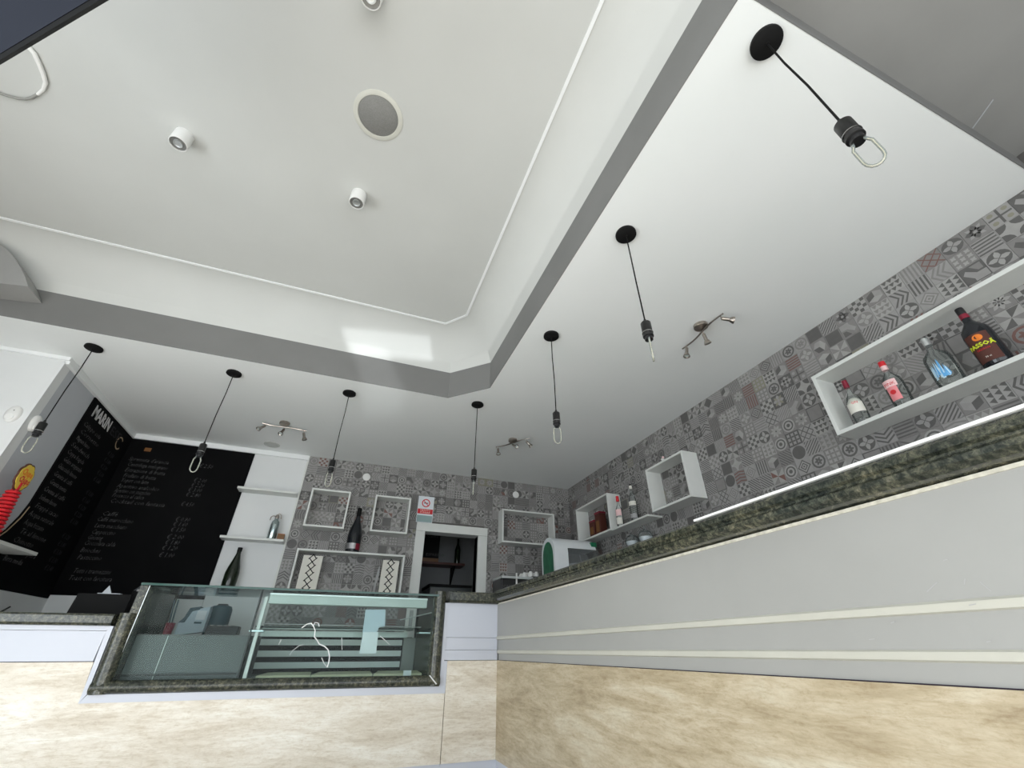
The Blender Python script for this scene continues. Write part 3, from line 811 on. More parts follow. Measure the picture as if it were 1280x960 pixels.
# ================================================================== REAR SERVICE COUNTERS
rc = thing('service_counter', 'dark rear work counter below the white shelves and chalkboards', 'counter', (0, 0, FL))
addb('worktop', B().box(XL + 0.02, 0.75, 4.55, YB - 0.02, 0.06, 0.10), 'dark_worktop', rc)
addb('cabinet', B().box(XL + 0.02, 0.75, 4.60, YB - 0.02, FL, 0.06), 'case_grey', rc)
rc2 = thing('service_counter', 'dark rear work counter in the right corner carrying the coffee and slush machines', 'counter', (0, 0, FL))
addb('worktop', B().box(1.73, 2.90, 4.38, YB - 0.04, 0.06, 0.10).box(2.32, 2.90, -0.5, 4.38, 0.06, 0.10), 'dark_worktop', rc2)
addb('cabinet', B().box(1.76, 2.90, 4.42, YB - 0.04, FL, 0.06).box(2.36, 2.90, -0.5, 4.42, FL, 0.06), 'case_grey', rc2)

# ================================================================== CHALKBOARDS
cb = thing('chalkboard', 'black chalkboard on the back wall with a handwritten drinks menu and prices', 'chalkboard', (0, YB, 0))
add('board', B().box(XL + 0.001, -1.180, -0.014, -0.001, 0.418, 1.943), 'chalkboard', cb)
def chalk(parent, s, px0, py0, px1, size, mat='chalk', wall='back'):
    if wall == 'back':
        a = at(px0, py0, 1, YB - 0.016); b_ = at(px1, py0, 1, YB - 0.016)
        return text('chalk_writing', s, size, mat, parent, (a.x, -0.0145, a.z), RB, 0.3, width=b_.x - a.x, offset=-0.0012)
menu = [("Spremuta d'arancia", 160, 575, 212), ("Centrifuga melograno", 158, 582, 210), ("Estrazione di frutta", 155, 589, 207), ("Frullato di frutta", 153, 596, 195), ("Yogurt con latte", 150, 602, 185),
        ("Aperitivo analcolico", 145, 609, 200), ("Aperitivo con stuzzichini", 142, 615, 189), ("Prosecco al calice", 139, 621, 180), ("Cocktail con fantasia", 136, 628, 206),
        ("Caffè", 126, 644, 145), ("Caffè marocchino", 120, 651, 166), ("Latte macchiato", 117, 659, 158), ("Cappuccino", 113, 667, 143), ("Ginseng", 108, 674, 127), ("Cioccolata calda", 104, 681, 143),
        ("Brioches", 99, 690, 124), ("Pasticcino", 95, 699, 126), ("Tutti i tramezzini", 90, 716, 137), ("Toast con farcitura", 84, 725, 138)]
for s, x0, y0, x1 in menu: chalk(cb, s, x0, y0, x1, 0.062)
for s, x0, y0, x1 in [("€ 2.50", 248, 584, 265), ("€ 2.00", 241, 602, 257), ("€ 2.20", 238, 608, 254), ("€ 3.00", 234, 614, 251), ("€ 2.80", 231, 620, 249), ("€ 4.50", 225, 632, 241),
                      ("€ 0.90", 218, 651, 236), ("€ 1.60", 215, 657, 233), ("€ 1.50", 212, 664, 230), ("€ 2.00", 207, 673, 228), ("€ 1.80", 205, 680, 223), ("€ 1.20", 201, 687, 220), ("€ 1.00", 197, 696, 216)]:
    chalk(cb, s, x0, y0, x1, 0.062)

cl = thing('chalkboard', 'black chalkboard on the left wall headed by white capitals MARIN', 'chalkboard', (XL, 0, 0))
ys = 4.425
lb = [(0, ys, 1.943), (0, YB - 0.014, 1.943), (0, YB - 0.014, 0.388), (0, 4.30, 0.388), (0, 4.20, 0.62), (0, 4.28, 0.68), (0, 4.35, 0.76), (0, 4.40, 0.87), (0, ys, 0.98)]
add('board', B().prism([(0.001, y, z) for _, y, z in lb], (0.012, 0, 0)), 'chalkboard', cl)
add('wood_edge', B().tube([(0.012, 4.27, 0.66), (0.014, 4.35, 0.75), (0.014, 4.41, 0.86), (0.014, 4.432, 0.95)], 0.005, 6), 'tan_wood', cl)
text('chalk_header', 'MARIN', 0.15, 'chalk_white', cl, (0.014, 4.50, 1.80), RL, 0, width=0.36, depth=0.0008, offset=0.004)
text('chalk_header', 'ESE', 0.12, 'chalk_dim', cl, (0.014, 4.90, 1.80), RL, 0, width=0.22)
rg = B()
for i in range(22):
    a, b_ = 2*PI*i/28 + 0.7, 2*PI*(i+1)/28 + 0.7
    rg.prism([(0.0135, 5.16 + r*math.cos(t), 1.80 + r*math.sin(t)) for r, t in ((0.052, a), (0.066, a), (0.066, b_), (0.052, b_))], (0.001, 0, 0))
add('chalk_ring', rg, 'tan_wood', cl)
rows = ["Calippo cola", "Cornetto", "Magnum bianco", "Sandwich", "Coppa fragola", "Gelato artigianale", "Ghiacciolo limone", "Granita al caffè", "Granita menta", "Crema al caffè", "Sorbetto limone", "Frappè cacao", "Acqua naturale", "Acqua frizzante", "Tè al limone", "Chinotto", "Succo di pera", "Birra media"]
rr_ = random.Random(5)
for k, s in enumerate(rows):
    z = 1.69 - k * 0.066
    text('chalk_writing', s, 0.06, 'chalk', cl, (0.0135, 4.47 + (0.01 * (k % 3)), z), RL, 0.3, width=0.24 + rr_.random() * 0.14, offset=-0.0012)
    if k % 6 != 5: text('chalk_writing', '€ %d.%d0' % (rr_.randint(1, 3), rr_.randint(0, 8)), 0.058, 'chalk_dim', cl, (0.0135, 5.06, z - 0.05), RL, 0.3, width=0.13)
add('pinned_note', B().box(0.0, 0.06, -0.016, -0.0155, 0, 0.04), 'amber', cb, loc=(-2.22, 0.0, 1.82))

# ================================================================== WHITE SHELVES, BOXES
def box_frame(name, label, x0, x1, z0, z1, depth, t=0.020, wall='back'):
    if wall == 'back':
        o = thing(name, label, 'shelf', ((x0+x1)/2, YB - 0.0195, z0)); X0, X1 = x0 - (x0+x1)/2, x1 - (x0+x1)/2
        M_ = Matrix.Identity(4)
    else:
        o = thing(name, label, 'shelf', (XW - 0.0075, (x0+x1)/2, z0), (0, 0, -PI/2)); X0, X1 = -(x1-x0)/2, (x1-x0)/2
    h = z1 - z0
    add('bottom_board', B().box(X0, X1, -depth, 0, 0, t), 'shelf_white', o, bevel=0.0015)
    add('top_board', B().box(X0, X1, -depth, 0, h - t, h), 'shelf_white', o, bevel=0.0015)
    add('side_board', B().box(X0, X0 + t, -depth, 0, t, h - t), 'shelf_white', o, bevel=0.0015)
    add('side_board', B().box(X1 - t, X1, -depth, 0, t, h - t), 'shelf_white', o, bevel=0.0015)
    return o
D_ = 0.165
box_frame('wall_box', 'square open white box frame nearest the white wall niche, on patterned tiles', -0.463, -0.040, 1.147, 1.570, D_)
box_frame('wall_box', 'square open white box frame beside the no smoking sign', 0.242, 0.662, 1.147, 1.570, D_)
box_frame('wall_box', 'wide white box frame holding two lattice-pattern panels, under the magnum bottle', -0.457, 0.675, 0.49, 0.916, D_)
box_frame('wall_box', 'wide empty white box frame on the back wall right of the doorway', 1.846, 2.592, 1.147, 1.565, D_)
box_frame('wall_box', 'long white box frame with four liquor bottles, on the right wall', -0.75, 1.505, 1.130, 1.565, 0.175, 0.024, 'right')
box_frame('wall_box', 'empty white cube frame standing out from the right wall', 2.812, 3.365, 1.130, 1.562, 0.175, 0.02, 'right')
box_frame('wall_box', 'white box frame with brown tins in the far corner of the right wall', 4.105, 4.868, 1.130, 1.550, 0.175, 0.02, 'right')
s1 = thing('shelf_board', 'white shelf board carrying two clear bottles between two wall boxes', 'shelf', (XW - 0.0075, 3.77, 1.118))
add('board', B().box(-0.175, 0, -0.33, 0.332, 0, 0.018), 'shelf_white', s1)
s2 = thing('shelf_board', 'lowest narrow shelf on the right wall carrying two round glass jars', 'shelf', (XW - 0.0075, 3.70, 0.885))
add('board', B().box(-0.175, 0, -0.29, 0.295, 0, 0.014), 'shelf_white', s2)
s2b = thing('tray', 'amber plastic tray low against the tiled right wall', 'tray', (2.60, 3.1, 0.10))
add('rim', B().box(-0.12, 0.12, -0.2, 0.2, 0, 0.05), 'amber', s2b)
for k, (zz, lab) in enumerate(((1.50, 'upper white board shelf, empty, in the white niche beside the chalkboard'), (0.985, 'middle white board shelf holding a silver soda siphon'), (0.515, 'lowest white board shelf behind the glass case, under the dark bottle'))):
    sh = thing('niche_shelf', lab, 'shelf', (-0.905, YB, zz - 0.012))
    add('board', B().box(-0.30, 0.292, -0.155, 0, 0, 0.024), 'shelf_white', sh, bevel=0.0015)
sl = thing('niche_shelf', 'white board shelf on the left wall under the red lollipop stand', 'shelf', (XL + 0.013, 4.0, 0.605))
add('board', B().box(0, 0.20, -0.10, 0.455, 0, 0.022), 'shelf_white', sl, bevel=0.0015)

# ================================================================== PENDANT LAMPS
def pendant():
    o = thing('pendant_lamp', '', 'lamp', (0, 0, H), group='black pendant lamps with loop bulbs')
    add('ceiling_rose', B().lathe([(0, 0), (0.056, 0), (0.0575, -0.006), (0.0575, -0.016), (0.052, -0.020), (0.008, -0.022), (0.007, -0.03), (0, -0.03)], 32), 'black_matt', o, smooth=True)
    add('cord', B().tube([(0, 0, -0.022), (0.002, 0, -0.2), (-0.002, 0.001, -0.4), (0, 0, -0.655)], 0.0035, 8), 'black_matt', o, smooth=True)
    so = add('socket', B().lathe([(0, -0.64), (0.006, -0.642), (0.008, -0.655), (0.019, -0.660), (0.024, -0.666), (0.024, -0.722), (0.0, -0.722)], 24), 'knurled_black', o, smooth=True)
    add('ring', B().lathe([(0.0245, -0.722), (0.026, -0.724), (0.026, -0.726), (0.0, -0.728)], 24), 'silver_ring', so, smooth=True)
    add('collar', B().lathe([(0.022, -0.727), (0.022, -0.738), (0.025, -0.740), (0.025, -0.748), (0.019, -0.750), (0.019, -0.766), (0, -0.766)], 24), 'black_plastic', so, smooth=True)
    pts = []
    for p in ((-0.014, -0.760), (-0.017, -0.775), (-0.023, -0.79), (-0.023, -0.81), (-0.023, -0.83), (-0.023, -0.85), (-0.021, -0.865), (-0.014, -0.878), (-0.005, -0.884), (0.005, -0.884), (0.014, -0.878), (0.021, -0.865), (0.023, -0.85), (0.023, -0.83), (0.023, -0.81), (0.023, -0.79), (0.017, -0.775), (0.014, -0.760)):
        pts.append((p[0], 0, p[1]))
    bu = add('bulb', B().tube(pts, 0.0046, 10), 'bulb_glass', o, smooth=True)
    add('filament', B().tube([(p[0], 0, p[2]) for p in pts[1:-1]], 0.0012, 5), 'filament', bu)
    return o
PEND = [(-2.119, 3.608, 45, 'leftmost pendant lamp, hanging in front of the grey left wall'),
        (-1.156, 3.625, 20, 'second pendant from the left, its bulb in front of the chalkboard'),
        (-0.220, 3.621, 25, 'third pendant from the left, its bulb above the leftmost wall box'),
        (0.941, 3.402, 76, 'pendant at the corner of the soffit, its bulb seen edge-on before the tiled wall'),
        (1.154, 2.203, 160, 'fifth pendant from the left, halfway along the right-hand row'),
        (1.158, 1.226, 50, 'second nearest pendant of the right-hand row, bulb seen edge-on'),
        (1.159, 0.272, 110, 'nearest and largest pendant, at the upper right')]
p0 = pendant()
for i, (x, y, a, lab) in enumerate(PEND):
    rz = math.radians(a)
    if i == 0:
        o = p0; o.location = (x, y, H + CZ); o['label'] = lab; o.rotation_euler = (0, 0, rz)
    else:
        o = copy_tree(p0, (x, y, H), lab, (0, 0, rz))
    if i == len(PEND) - 1:          # this one hangs a little off plumb
        tilt = Vector((0, 0, -1)).rotation_difference(Vector((0.002, -0.027, -0.886)))
        o.rotation_euler = (tilt.to_matrix() @ Matrix.Rotation(rz, 3, 'Z')).to_euler()

# ================================================================== BAR SPOTLIGHTS
def spot_bar(c, a, b_, label, heads):
    o = thing('spotlight_bar', label, 'lamp', (c.x, c.y, H), group='three-head nickel spotlight bars')
    add('base_disc', B().lathe([(0, 0), (0.048, 0), (0.05, -0.004), (0.05, -0.022), (0.046, -0.026), (0, -0.027)], 28), 'nickel', o, smooth=True)
    pa, pb = a - c, b_ - c
    m = Vector((0, 0, -0.036))
    pts = []
    for i in range(13):
        t = i / 12
        p = pa.lerp(pb, t); s_ = 0.012 * math.sin(2 * PI * t)
        n = Vector((-(pb - pa).y, (pb - pa).x, 0)).normalized()
        pts.append(Vector((p.x, p.y, -0.036)) + n * s_)
    add('arm', B().tube(pts, 0.006, 8), 'nickel', o, smooth=True)
    for (t, d) in heads:
        p = Vector(pa.lerp(pb, t)); p.z = -0.036
        h = thing_child('spot_head', o, p)
        d = Vector(d).normalized()
        q = d.to_track_quat('-Z', 'Y').to_matrix().to_4x4()
        dn = Matrix.Translation((0, 0, -0.022)) @ q
        stem = B().tube([(0, 0, 0), (0, 0, -0.024)], 0.004, 8)
        hd = B().lathe([(0, 0.0), (0.010, -0.001), (0.0125, -0.004), (0.0125, -0.052), (0.017, -0.056), (0.025, -0.078), (0.025, -0.082), (0.020, -0.080), (0.012, -0.066), (0, -0.064)], 20).xf(dn)
        tmp = hd.mesh('tmp', 'nickel'); stem.b.from_mesh(tmp); bpy.data.meshes.remove(tmp)
        me = stem.mesh('spot_head', 'nickel', True)
        ob = bpy.data.objects.new('spot_head', me); COL.objects.link(ob); ob.parent = o; ob.location = p
        md = ob.modifiers.new('e', 'EDGE_SPLIT'); md.split_angle = math.radians(40)
        lens = B().lathe([(0, -0.0745), (0.018, -0.0745), (0.018, -0.071), (0, -0.071)], 16).xf(dn)
        add('lens', lens, 'rail_pale', ob, smooth=True)
def thing_child(*a): return None
z_ = H - 0.036
spot_bar(at(355, 532, 2, z_), at(328, 529, 2, z_), at(383, 539, 2, z_), 'three-head nickel spotlight bar in front of the white niche shelves', [(0.08, (-0.8, -0.5, -1)), (0.5, (-0.2, -0.5, -1)), (0.95, (0.35, 0.1, -1))])
spot_bar(at(641, 553, 2, z_), at(620, 559, 2, z_), at(662, 548, 2, z_), 'three-head nickel spotlight bar near the dark far corner', [(0.06, (0.0, -0.3, -1)), (0.5, (0.3, -0.7, -0.5)), (0.9, (0.9, -0.1, -0.9))])
spot_bar(at(877, 411, 2, z_), at(853, 436, 2, z_), at(904, 392, 2, z_), 'nearest three-head nickel spotlight bar, over the right end of the bar', [(0.1, (-0.2, 0.1, -1)), (0.52, (0.35, 0.1, -1)), (0.94, (1.0, -0.5, -0.35))])

# ================================================================== SURFACE DOWNLIGHTS, CEILING SPEAKER
def downlight(px, py, label):
    p = at(px, py, 2, ZC)
    o = thing('ceiling_spot', label, 'lamp', (p.x, p.y, ZC), group='white cylinder ceiling spots')
    add('housing', B().lathe([(0, 0), (0.048, 0), (0.048, -0.095), (0.046, -0.098), (0.043, -0.098), (0.042, -0.090), (0, -0.090)], 32), 'lamp_white', o, smooth=True)
    ri = add('reflector', B().lathe([(0.042, -0.089), (0.041, -0.094), (0.026, -0.091), (0.022, -0.091), (0, -0.0905)], 28), 'lamp_grey', o, smooth=True)
    add('lens', B().lathe([(0, -0.0915), (0.018, -0.0935), (0.021, -0.0975), (0.024, -0.0975), (0.025, -0.0905)], 24), 'aluminium', ri, smooth=True)
downlight(231, 169, 'white cylinder ceiling spot farthest left')
downlight(449, 243, 'white cylinder ceiling spot below the round speaker')
downlight(468, -12, 'white cylinder ceiling spot cut off by the top of the picture')
p = at(473, 145, 2, ZC)
sp = thing('ceiling_speaker', 'round flush ceiling speaker with grey grille and cream rim', 'speaker', (p.x, p.y, ZC))
add('rim', B().lathe([(0.0, 0), (0.138, 0), (0.138, -0.004), (0.128, -0.008), (0.113, -0.008), (0.111, -0.003), (0, -0.003)], 48), 'off_white', sp, smooth=True)
add('grille', B().lathe([(0.112, -0.0035), (0.108, -0.0065), (0, -0.0085)], 48), 'grille_grey', sp, smooth=True)
p = at(340, 555.5, 2, H)
s3 = thing('ceiling_vent', 'small flush round cover on the bar ceiling below the left spotlight bar', 'vent', (p.x, p.y, H))
add('cover', B().lathe([(0, 0), (0.085, 0), (0.085, -0.004), (0.070, -0.007), (0.066, -0.003), (0, -0.003)], 32), 'ceiling_white', s3, smooth=True)
for (px, py, lab) in ((458, 597, 'round white vent cap high on the tiled wall left of the doorway'), (644, 619, 'round white vent cap high on the tiled wall right of the doorway')):
    p = at(px, py, 1, YB)
    v = thing('vent_cap', lab, 'vent', (p.x, YB - 0.019, p.z))
    add('cap', B().lathe([(0, 0), (0.046, 0), (0.046, -0.006), (0.040, -0.010), (0, -0.012)], 24, axis='y').xf(Matrix.Identity(4)), 'lamp_white', v, smooth=True)

# ================================================================== DETECTORS ON THE LEFT
def detector(loc, rot, label):
    o = thing('motion_detector', label, 'detector', loc, rot)
    b = B().lathe([(0, 0), (0.062, 0), (0.062, 0.012), (0.052, 0.022), (0.030, 0.028), (0, 0.030)], 28)
    b.xf(Matrix.Diagonal((0.72, 1.05, 1.0, 1)))
    add('housing', b, 'lamp_white', o, smooth=True)
    add('lens', B().lathe([(0, 0.0), (0.026, 0), (0.024, 0.012), (0, 0.018)], 20).xf(Matrix.Translation((0, -0.028, 0.018))), 'cable_white', o, smooth=True)
    add('led', B().lathe([(0, 0), (0.0045, 0), (0.003, 0.004), (0, 0.004)], 10).xf(Matrix.Translation((0.005, 0.022, 0.0265))), 'black_plastic', o)
p = at(17, 518, 1, YP); detector((p.x, YP, p.z), RB, 'oval white motion detector on the white pillar face')
detector((XL, 3.96, 1.455), RL, 'oval white motion detector on the grey left wall behind a bulb')

# ================================================================== LOLLIPOP STAND
ls = thing('lollipop_stand', 'red spiral lollipop stand topped by a yellow flower-shaped sign', 'display stand', (XL + 0.09, 4.04, 0.627))
N_ = 96; fl = []
for i in range(N_):
    t = 2*PI*i/N_; r = 0.088 + 0.008 * abs(math.sin(4*t))
    fl.append((0, r*math.cos(t)*0.92, 0.44 + r*math.sin(t)*1.08))
add('flower_rim', B().prism(fl, (0.010, 0, 0)), 'brown_box', ls)
sg = add('flower_sign', B().prism([(0.0095, y*0.9, 0.44 + (z-0.44)*0.9) for _, y, z in fl], (0.004, 0, 0)), 'yellow', ls)
text('sign_lettering', 'Chupa', 0.062, 'orange', sg, (0.0136, -0.062, 0.452), RL, 0.2, width=0.12, offset=0.002)
text('sign_lettering', 'Chups', 0.062, 'red', sg, (0.0136, -0.052, 0.402), RL, 0.2, width=0.12, offset=0.002)
add('stem', B().tube([(0, 0, 0), (0, 0, 0.40)], 0.02, 10), 'red', ls)
for k in range(12):
    z = 0.03 + k * 0.026; r = 0.062 - 0.0022 * k
    add('spiral_ring', B().lathe([(0.018, z), (r, z + 0.004), (r + 0.006, z + 0.012), (r, z + 0.02), (0.018, z + 0.014)], 16), 'red', ls)
add('foot', B().lathe([(0, 0), (0.08, 0), (0.08, 0.012), (0.03, 0.02), (0, 0.02)], 20), 'dark_red', ls)

# ================================================================== BOTTLES
def lathe_bottle(name, label, loc, prof, glassmat, capprof, capmat, labels=(), rotz=0, n=24, group=None, flat=1.0):
    o = thing(name, label, 'bottle', loc, (0, 0, rotz), group)
    S_ = Matrix.Diagonal((flat, 1, 1, 1))
    add('body', B().lathe(prof, n).xf(S_), glassmat, o, smooth=True)
    add('cap', B().lathe(capprof, n), capmat, o, smooth=True)
    for (r, z0, z1, half, mt) in labels:
        add('label', B().lathe([(r, z0), (r, z1)], 14, a0=-half, a1=half).xf(S_), mt, o, smooth=True)
    return o
ZB1 = 1.130 + 0.024
XS = 2.80
FA = PI      # label centre faces -X
# round clear gin with white cream label
b1 = lathe_bottle('bottle', 'clear bottle with round white label and dark red cap, leftmost in the long box', (XS, 1.362, ZB1),
    [(0, 0.004), (0.035, 0.002), (0.040, 0.01), (0.042, 0.05), (0.042, 0.14), (0.036, 0.175), (0.018, 0.205), (0.013, 0.215), (0.013, 0.25)], 'clear_glass',
    [(0.0, 0.308), (0.015, 0.306), (0.016, 0.26), (0.014, 0.252), (0, 0.25)], 'dark_red', (), FA)
add('label', B().lathe([(0, 0.178), (0.020, 0.172), (0.034, 0.155), (0.0425, 0.135), (0.0425, 0.07)], 18, a0=-1.5, a1=1.5), 'cream_card', b1, smooth=True)
text('label_print', 'GIN', 0.022, 'red', b1, (0, 0, 0.125), RL, 0, width=0.034, bend=0.0428)
# pink gin
b2 = lathe_bottle('bottle', 'clear bottle with pink label and red cap, second from left in the long box', (XS, 1.135, ZB1),
    [(0, 0.004), (0.04, 0.002), (0.046, 0.01), (0.048, 0.06), (0.048, 0.15), (0.044, 0.18), (0.022, 0.215), (0.015, 0.225), (0.014, 0.245)], 'clear_glass',
    [(0, 0.305), (0.017, 0.303), (0.018, 0.272), (0, 0.27)], 'red', (), FA)
add('neck_label', B().lathe([(0.0155, 0.243), (0.0165, 0.25), (0.0165, 0.272)], 16), 'pink_pale', b2, smooth=True)
add('label', B().lathe([(0.0487, 0.035), (0.0487, 0.12)], 12, a0=-0.55, a1=0.55), 'pink', b2, smooth=True)
add('label', B().lathe([(0.0489, 0.12), (0.0489, 0.165)], 12, a0=-0.75, a1=0.75), 'pink_pale', b2, smooth=True)
text('label_print', 'PINK', 0.026, 'red', b2, (0, 0, 0.13), RL, 0, align='CENTER', bend=0.0492)
add('seal', B().lathe([(0, 0), (0.014, 0.0), (0.014, 0.001)], 14).xf(Matrix.Translation((0.0495, 0, 0.085)) @ Matrix.Rotation(PI/2, 4, 'Y')), 'red', b2)
# blue crystal bottle
b3 = lathe_bottle('bottle', 'squat clear bottle with blue mountain print beside the dark bottle', (XS, 0.905, ZB1),
    [(0, 0.004), (0.05, 0.002), (0.056, 0.012), (0.058, 0.05), (0.058, 0.165), (0.053, 0.19), (0.024, 0.222), (0.017, 0.232), (0.016, 0.26)], 'clear_glass',
    [(0, 0.312), (0.015, 0.310), (0.0165, 0.300), (0.0165, 0.262), (0, 0.26)], 'aluminium', (), FA)
jr = random.Random(3)
ms = B()
for i in range(26):
    y = jr.uniform(-0.032, 0.032); h = max(0.0, 0.115 - abs(y) * 2.2) * jr.uniform(0.5, 1.0); wdt = jr.uniform(0.004, 0.009)
    r = 0.0590 + 0.0004 * jr.random(); z0 = 0.035 + jr.uniform(0, 0.03)
    pts = []
    for (yy, zz) in ((y - wdt, z0), (y + wdt, z0), (y, z0 + 0.012 + h)):
        pts.append((r * math.cos(yy / r), r * math.sin(yy / r), zz))
    ms.poly(pts, i % 2)
add('print', ms, ['blue_label', 'pale_blue'], b3)
# dark bottle
b4 = lathe_bottle('bottle', 'large black liqueur bottle with yellow lettering, at the right of the box', (XS, 0.715, ZB1),
    [(0, 0.004), (0.05, 0.002), (0.056, 0.01), (0.057, 0.05), (0.057, 0.19), (0.052, 0.225), (0.026, 0.265), (0.018, 0.28), (0.016, 0.32)], 'glass_dark',
    [(0, 0.372), (0.016, 0.370), (0.0175, 0.362), (0.0175, 0.335), (0.016, 0.32), (0, 0.32)], 'black_plastic', (), FA)
add('neck_band', B().lathe([(0.0185, 0.300), (0.019, 0.304), (0.0185, 0.326), (0.0178, 0.328)], 16), 'dark_red', b4, smooth=True)
add('label', B().lathe([(0.0577, 0.025), (0.0577, 0.185)], 14, a0=-0.85, a1=0.85), 'brown_box', b4, smooth=True)
add('label_sun', B().prism([(0.0584*math.cos((0.020*math.cos(t) + 0.006)/0.0584), 0.0584*math.sin((0.020*math.cos(t) + 0.006)/0.0584), 0.158 + 0.018*math.sin(t)) for t in [2*PI*i/14 for i in range(14)]], (0.0004, 0, 0)), 'orange', b4)
text('label_print', 'PASSOÃ', 0.030, 'lime', b4, (0, 0, 0.108), RL, 0, align='CENTER', bend=0.0590, offset=0.001)
text('label_print', 'PASSION', 0.013, 'red', b4, (0, 0, 0.088), RL, 0, align='CENTER', bend=0.0586)
text('label_print', '70 cl', 0.012, 'cream_card', b4, (0, 0, 0.045), RL, 0, align='CENTER', bend=0.0586)

# bottles on the middle shelf
ZS = 1.118 + 0.018
q = at(777, 655, 2, ZS)
b5 = lathe_bottle('bottle', 'clear bottle with red cap and pink label on the middle shelf board', (2.80, 3.99, ZS),
    [(0, 0.003), (0.034, 0.002), (0.038, 0.012), (0.038, 0.16), (0.032, 0.20), (0.015, 0.245), (0.013, 0.28)], 'clear_glass',
    [(0, 0.345), (0.017, 0.343), (0.018, 0.285), (0, 0.28)], 'red', [(0.0388, 0.12, 0.19, 1.0, 'pink_pale'), (0.0388, 0.03, 0.10, 1.0, 'cream_card')], PI + 0.6)
b6 = lathe_bottle('bottle', 'tall clear bottle with black and white cap on the middle shelf board', (2.80, 3.72, ZS),
    [(0, 0.003), (0.036, 0.002), (0.041, 0.012), (0.041, 0.20), (0.034, 0.25), (0.016, 0.30), (0.014, 0.345)], 'clear_glass',
    [(0, 0.398), (0.015, 0.397), (0.016, 0.380), (0, 0.379)], 'black_plastic', [(0.0418, 0.16, 0.205, 1.2, 'cream_card'), (0.0418, 0.03, 0.075, 1.0, 'smoky')], PI + 0.6)
add('cap_skirt', B().lathe([(0.0162, 0.380), (0.0165, 0.345), (0.0, 0.344)], 16), 'cream_card', b6, smooth=True)
# round glass jars
for (y, dxx, lab) in ((3.83, 0.0, 'round glass jar farther from the camera on the lowest right-wall shelf'), (3.60, 0.0, 'round glass jar with knobbed lid, nearer, on the lowest right-wall shelf')):
    j = thing('glass_jar', lab, 'jar', (2.80, y, 0.899))
    add('body', B().lathe([(0, 0.003), (0.04, 0.001), (0.066, 0.025), (0.072, 0.055), (0.064, 0.088), (0.045, 0.104)], 24), 'clear_glass', j, smooth=True)
    li = add('lid', B().lathe([(0.048, 0.104), (0.046, 0.112), (0.02, 0.126), (0.006, 0.130), (0.006, 0.138), (0.012, 0.146), (0.008, 0.156), (0, 0.158)], 20), 'clear_glass', j, smooth=True)
    add('sugar', B().lathe([(0, 0.006), (0.040, 0.006), (0.060, 0.028), (0.066, 0.055), (0, 0.060)], 20), 'paper', j, smooth=True)
# tins in the corner box
for (y, hh, w_, mt, lab) in ((4.42, 0.26, 0.055, 'brown_box', 'taller dark brown tin box in the corner wall box'), (4.56, 0.19, 0.055, 'brown_box', 'shorter brown tin box in the corner wall box, left one')):
    t_ = thing('tin_box', lab, 'tin', (2.82, y, 1.150))
    add('body', B().box(-0.045, 0.045, -w_, w_, 0, hh - 0.02), mt, t_, bevel=0.004)
    add('lid', B().box(-0.047, 0.047, -w_ - 0.002, w_ + 0.002, hh - 0.02, hh), 'dark_red', t_, bevel=0.003)
    add('front_label', B().box(-0.0462, -0.045, -w_*0.6, w_*0.6, 0.03, hh*0.6), 'amber', t_)
    add('handle', B().tube([(-0.03, -0.02, hh), (-0.03, -0.02, hh + 0.012), (-0.03, 0.02, hh + 0.012), (-0.03, 0.02, hh)], 0.003, 6), 'aluminium', t_)
# small figurine on the cube frame
fg = thing('figurine', 'tiny white figurine on top of the white cube frame', 'figurine', (2.80, 3.13, 1.562))
add('base', B().box(-0.02, 0.02, -0.03, 0.03, 0, 0.01), 'cream_card', fg)
add('body', B().lathe([(0, 0.01), (0.016, 0.012), (0.010, 0.04), (0.004, 0.048)], 12), 'lamp_white', fg, smooth=True)
add('head', B().lathe([(0, 0.044), (0.010, 0.050), (0.012, 0.058), (0.008, 0.068), (0, 0.071)], 12), 'pink_pale', fg, smooth=True)
add('wing', B().prism([(0, 0.008, 0.02), (0, 0.035, 0.045), (0, 0.025, 0.06), (0, 0.008, 0.045)], (0.004, 0, 0)), 'lamp_white', fg)

# magnum on the wide box
mg = thing('bottle', 'big black champagne bottle with a silver and red band, standing on the wide wall box', 'bottle', (0.094, 5.285, 0.916))
add('body', B().lathe([(0, 0.004), (0.060, 0.002), (0.074, 0.010), (0.076, 0.05), (0.076, 0.19), (0.068, 0.245), (0.040, 0.33), (0.024, 0.385), (0.021, 0.43)], 28), 'glass_dark', mg, smooth=True)
add('foil', B().lathe([(0.0215, 0.40), (0.0245, 0.405), (0.0245, 0.47), (0.026, 0.474), (0.026, 0.492), (0.02, 0.5), (0, 0.502)], 20), 'black_matt', mg, smooth=True)
add('silver_band', B().lathe([(0.0768, 0.035), (0.0768, 0.095)], 20, a0=-PI/2 - 1.2, a1=-PI/2 + 0.35), 'silver_label', mg, smooth=True)
add('red_band', B().lathe([(0.0769, 0.028), (0.0769, 0.095)], 12, a0=-PI/2 + 0.36, a1=-PI/2 + 1.4), 'dark_red', mg, smooth=True)
# dark bottle on lowest niche shelf
db = thing('bottle', 'dark green unlabelled magnum bottle behind the glass case, in the white niche', 'bottle', (-1.000, 5.295, 0.527))
add('body', B().lathe([(0, 0.004), (0.050, 0.002), (0.062, 0.010), (0.064, 0.04), (0.064, 0.13), (0.055, 0.18), (0.034, 0.255), (0.021, 0.31), (0.019, 0.35)], 28), 'glass_dark_green', db, smooth=True)
add('cap', B().lathe([(0.0195, 0.33), (0.022, 0.334), (0.022, 0.372), (0, 0.374)], 20), 'black_matt', db, smooth=True)
